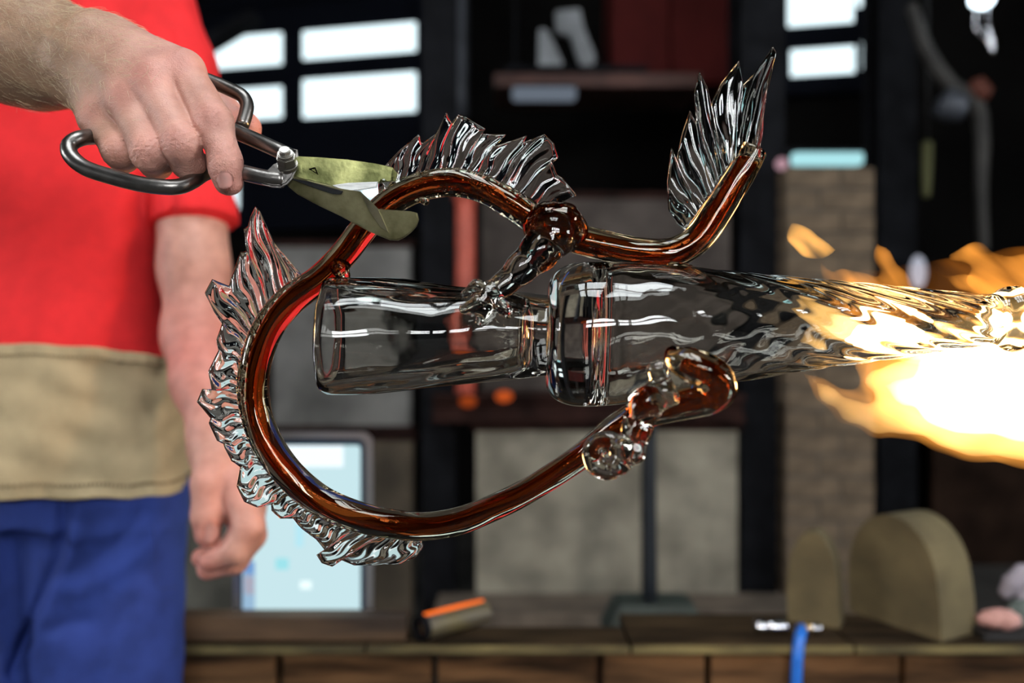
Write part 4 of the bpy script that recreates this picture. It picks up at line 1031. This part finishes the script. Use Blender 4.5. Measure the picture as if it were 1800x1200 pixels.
fin('side_fin', [((538, 490), (525, 478)), ((520, 506), (480, 425)), ((508, 517), (455, 368)), ((499, 525), (447, 361)), ((492, 533), (437, 378)), ((486, 540), (432, 396)), ((480, 547), (424, 400)), ((475, 554), (430, 440)), ((470, 562), (420, 441)), ((465, 571), (411, 470)), ((460, 580), (401, 502)), ((456, 590), (371, 490)), ((453, 598), (357, 514)), ((450, 606), (372, 545)), ((446, 618), (388, 568)), ((443, 630), (380, 597)), ((440, 644), (385, 616)), ((438, 660), (368, 652)), ((437, 676), (373, 684)), ((437, 690), (356, 683)), ((438, 704), (347, 706)), ((440, 718), (373, 734)), ((443, 732), (371, 742)), ((447, 748), (386, 773)), ((451, 762), (396, 779)), ((455, 774), (397, 786)), ((461, 788), (408, 809)), ((470, 806), (424, 820)), ((478, 820), (419, 853)), ((487, 832), (432, 880)), ((499, 845), (454, 891)), ((512, 858), (476, 887)), ((524, 867), (476, 898)), ((537, 876), (492, 912)), ((555, 887), (515, 911)), ((578, 899), (530, 930)), ((600, 909), (553, 950)), ((622, 917), (568, 970)), ((640, 922), (554, 977)), ((654, 926), (564, 991)), ((668, 929), (583, 997)), ((680, 932), (597, 985)), ((690, 934), (621, 996)), ((702, 936), (654, 996)), ((714, 938), (700, 994)), ((724, 938), (731, 980)), ((732, 937), (744, 961)), ((738, 934), (738, 947))],
    .576, 760, 52, 34, .0013, .0078, .0032, .05, 3.5, 2, 'clear ribbed side fin')
fin('tail_fin', [((1204, 404), (1193, 394)), ((1210, 396), (1176, 368)), ((1219, 384), (1173, 322)), ((1227, 373), (1180, 259)), ((1233, 364), (1188, 286)), ((1241, 353), (1198, 235)), ((1248, 344), (1212, 194)), ((1254, 335), (1222, 213)), ((1260, 326), (1219, 165)), ((1265, 318), (1227, 128)), ((1270, 310), (1241, 154)), ((1274, 303), (1248, 185)), ((1278, 297), (1266, 147)), ((1283, 290), (1300, 104)), ((1289, 284), (1308, 146)), ((1297, 279), (1330, 125)), ((1306, 277), (1363, 76)), ((1314, 277), (1369, 86)), ((1321, 278), (1352, 150)), ((1327, 279), (1341, 205)), ((1331, 280), (1338, 240))],
    .576, 300, 80, 10, .0014, .0075, .0030, .03, 2.5, 3, 'clear ribbed flame-shaped tail fin')

# legs: blobby hot-worked glass
def glass_blob(name, chains, k, h, m, extra=None, parent=gob, label=None, core=None):
    lo_, hi_ = bounds(chains, .004)
    def f_(p):
        d = None
        for c in chains:
            e_ = chain(p, c, .004); d = e_ if d is None else smin(d, e_, k)
        return d+.00022*np.sin(p[..., 0]*260+p[..., 2]*180)+.00012*np.sin(p[..., 2]*420-p[..., 0]*250+p[..., 1]*200)
    v, f = nets(f_, lo_, hi_, h)
    o = mk(name, v, f, m, parent, smooth=True, label=label)
    bm = bmesh.new(); bm.from_mesh(o.data); bmesh.ops.recalc_face_normals(bm, faces=bm.faces); bm.to_mesh(o.data); bm.free()
    o.data.polygons.foreach_set('use_smooth', [True]*len(o.data.polygons))
    return o
leg = glass_blob('front_leg', [[(985, 408, .560, 36), (972, 412, .553, 40), (950, 440, .548, 34), (918, 470, .544, 27), (885, 500, .541, 21), (862, 515, .538, 18)],
                         [(862, 515, .538, 18), (838, 505, .534, 12), (818, 516, .533, 8)], [(862, 518, .536, 15), (838, 535, .530, 13), (816, 542, .530, 9)],
                         [(858, 522, .534, 14), (850, 545, .528, 12), (840, 568, .528, 5)], [(868, 524, .536, 12), (885, 540, .531, 11), (893, 552, .530, 8)]], .003, .0009, G_clear, label='clear clawed front leg')
knee = glass_blob('shoulder_knot', [[(948, 398, .566, 30), (965, 392, .562, 36), (988, 394, .562, 36), (1006, 406, .566, 28)]], .004, .001, G_case, label='bulging shoulder knot')
glass_blob('knot_core', [[(950, 398, .566, 18), (968, 394, .562, 23), (986, 396, .562, 23), (1002, 406, .566, 17)]], .004, .001, M_core, parent=knee)
cu = [(1066+26*math.cos(t), 800-26*math.sin(t), .497+.008*math.sin(t*.5), 14) for t in np.linspace(-.6, 5.4, 16)]
glass_blob('hind_leg', [[(1150, 702, .497, 27), (1130, 716, .494, 28), (1112, 750, .492, 17), (1102, 785, .492, 17), (1090, 812, .494, 16)], [(1145, 715, .492, 12), (1135, 760, .489, 11), (1118, 800, .490, 13), (1092, 818, .494, 14)], cu,
                        [(1140, 700, .492, 22), (1165, 690, .490, 22), (1180, 700, .494, 16)], [(1150, 690, .494, 15), (1160, 668, .492, 16), (1152, 650, .490, 14), (1164, 644, .489, 10)]], .0035, .0009, G_clear, label='clear curled hind leg')
# small drops of glass where things are joined
for nm, pts in (('joint_drop', [(598, 470, .575, 17), (604, 484, .575, 13)]), ('joint_drop', [(1180, 468, .577, 14), (1215, 474, .577, 9)]), ('joint_drop', [(742, 352, .572, 6), (748, 354, .572, 7)])):
    glass_blob(nm, [pts], .003, .0011, G_case)

# ------------------------------------------------------------------ flame
flame = empty('torch_flame', 'roaring white-hot and orange gas flame round the goblet neck', 'flame')
V_or = vol_emit('flame_orange', (1.0, .36, .05), 60, .0, 55, 45)
V_env = vol_emit('flame_envelope', (1.0, .38, .06), 30, .10, 30, 25)
V_ye = vol_emit('flame_yellow', (1.0, .55, .16), 70, .22, 30, 25)
V_wh = vol_emit('flame_white', (1.0, .78, .46), 85, .45, 26, 12)
def tongue(name, chains, m, k=.012, h=.0035, wav=.0012):
    lo_, hi_ = bounds(chains, .006)
    def f_(p):
        d = None
        for c in chains:
            e_ = chain(p, c, .008); d = e_ if d is None else smin(d, e_, k)
        return d+wav*np.sin(p[..., 0]*170-p[..., 2]*120)*np.sin(p[..., 2]*150+p[..., 0]*60+p[..., 1]*90)
    v, f = nets(f_, lo_, hi_, h)
    o = mk(name, v, f, m, flame, smooth=True)
    bm = bmesh.new(); bm.from_mesh(o.data); bmesh.ops.recalc_face_normals(bm, faces=bm.faces); bm.to_mesh(o.data); bm.free()
    o.data.polygons.foreach_set('use_smooth', [True]*len(o.data.polygons))
    return o
FD = .645
tongue('flame_body', [[(1545, 668, FD, 22), (1600, 690, FD, 56), (1680, 690, FD, 86), (1800, 690, FD, 100), (1930, 690, FD, 100)], [(1640, 730, FD, 30), (1700, 772, FD, 24), (1780, 775, FD, 24), (1830, 800, FD, 18)],
                      [(1425, 664, FD, 4), (1455, 692, FD, 10), (1497, 722, FD, 17), (1545, 738, FD, 20), (1610, 726, FD, 32)]], V_ye)
tongue('flame_envelope', [[(1535, 640, FD, 30), (1600, 680, FD, 78), (1680, 685, FD, 106), (1800, 690, FD, 118), (1930, 690, FD, 118)], [(1640, 730, FD, 40), (1700, 772, FD, 32), (1780, 775, FD, 34), (1830, 800, FD, 26)],
                      [(1410, 654, FD, 3), (1445, 684, FD, 15), (1492, 716, FD, 26), (1545, 736, FD, 29), (1610, 726, FD, 40)]], V_env)
tongue('flame_core', [[(1550, 676, FD, 3), (1600, 688, FD, 22), (1680, 690, FD, 66), (1800, 690, FD, 80), (1930, 690, FD, 80)], [(1640, 640, .640, 20), (1760, 625, .640, 26), (1880, 620, .640, 36)]], V_wh)
tongue('flame_tongue', [[(1398, 532, .628, 4), (1425, 548, .628, 19), (1470, 570, .628, 30), (1550, 596, .630, 32), (1640, 612, .632, 30), (1740, 620, .640, 32)], [(1410, 590, .628, 3), (1450, 584, .628, 14), (1520, 600, .628, 22)]], V_ye, h=.0028)
tongue('flame_tongue', [[(1440, 560, .628, 6), (1490, 580, .628, 18), (1550, 600, .630, 22), (1640, 614, .632, 22)]], V_wh, h=.0028)
tongue('flame_tongue', [[(1537, 424, .635, 3), (1552, 455, .635, 12), (1578, 500, .635, 19), (1604, 545, .635, 22)], [(1482, 478, .635, 8), (1515, 505, .635, 22), (1560, 540, .635, 26)], [(1440, 460, .635, 2), (1462, 498, .635, 8), (1490, 520, .635, 14)]], V_or, h=.0028)
tongue('flame_tongue', [[(1640, 476, .635, 2), (1690, 496, .635, 9), (1740, 512, .635, 15), (1840, 520, .635, 24)], [(1676, 452, .645, 6), (1712, 446, .645, 17), (1752, 470, .645, 18), (1850, 470, .645, 26)], [(1720, 492, .645, 16), (1800, 500, .645, 25), (1880, 500, .645, 28)]], V_or, h=.0028)
tongue('flame_haze', [[(1520, 500, .66, 24), (1600, 510, .66, 44), (1700, 500, .66, 50), (1800, 490, .66, 56), (1900, 490, .66, 60)], [(1440, 505, .66, 14), (1520, 520, .66, 30)]], vol_emit('flame_haze', (1.0, .30, .03), 7, .1, 40, 30))
tongue('collar_glow', [[(1600, 610, .530, 10), (1680, 592, .525, 26), (1760, 570, .520, 40), (1850, 560, .520, 48), (1930, 560, .520, 48)]], vol_emit('collar_glow', (1.0, .62, .22), 13, .3, 30, 10))  # dim flame added in front of the neck to lighten the collar
V_lick = vol_emit('flame_lick', (1.0, .46, .09), 110, .1, 60, 40)
tongue('flame_lick', [[(1392, 392, .60, 2), (1402, 412, .60, 15), (1422, 432, .60, 17), (1445, 438, .60, 10), (1470, 440, .60, 2)]], V_lick, h=.002, wav=.0005)
for k, (xx, yy, pw) in enumerate(((1700, 690, 1.0), (1560, 600, .35), (1800, 560, .5))):
    ld = bpy.data.lights.new('flame_light', 'POINT'); ld.energy = FLAME_WATTS*pw; ld.color = (1, .55, .22); ld.shadow_soft_size = .03
    lo_ = bpy.data.objects.new('flame_light', ld); COL.objects.link(lo_); lo_.location = P(xx, yy, FD); lo_.parent = flame
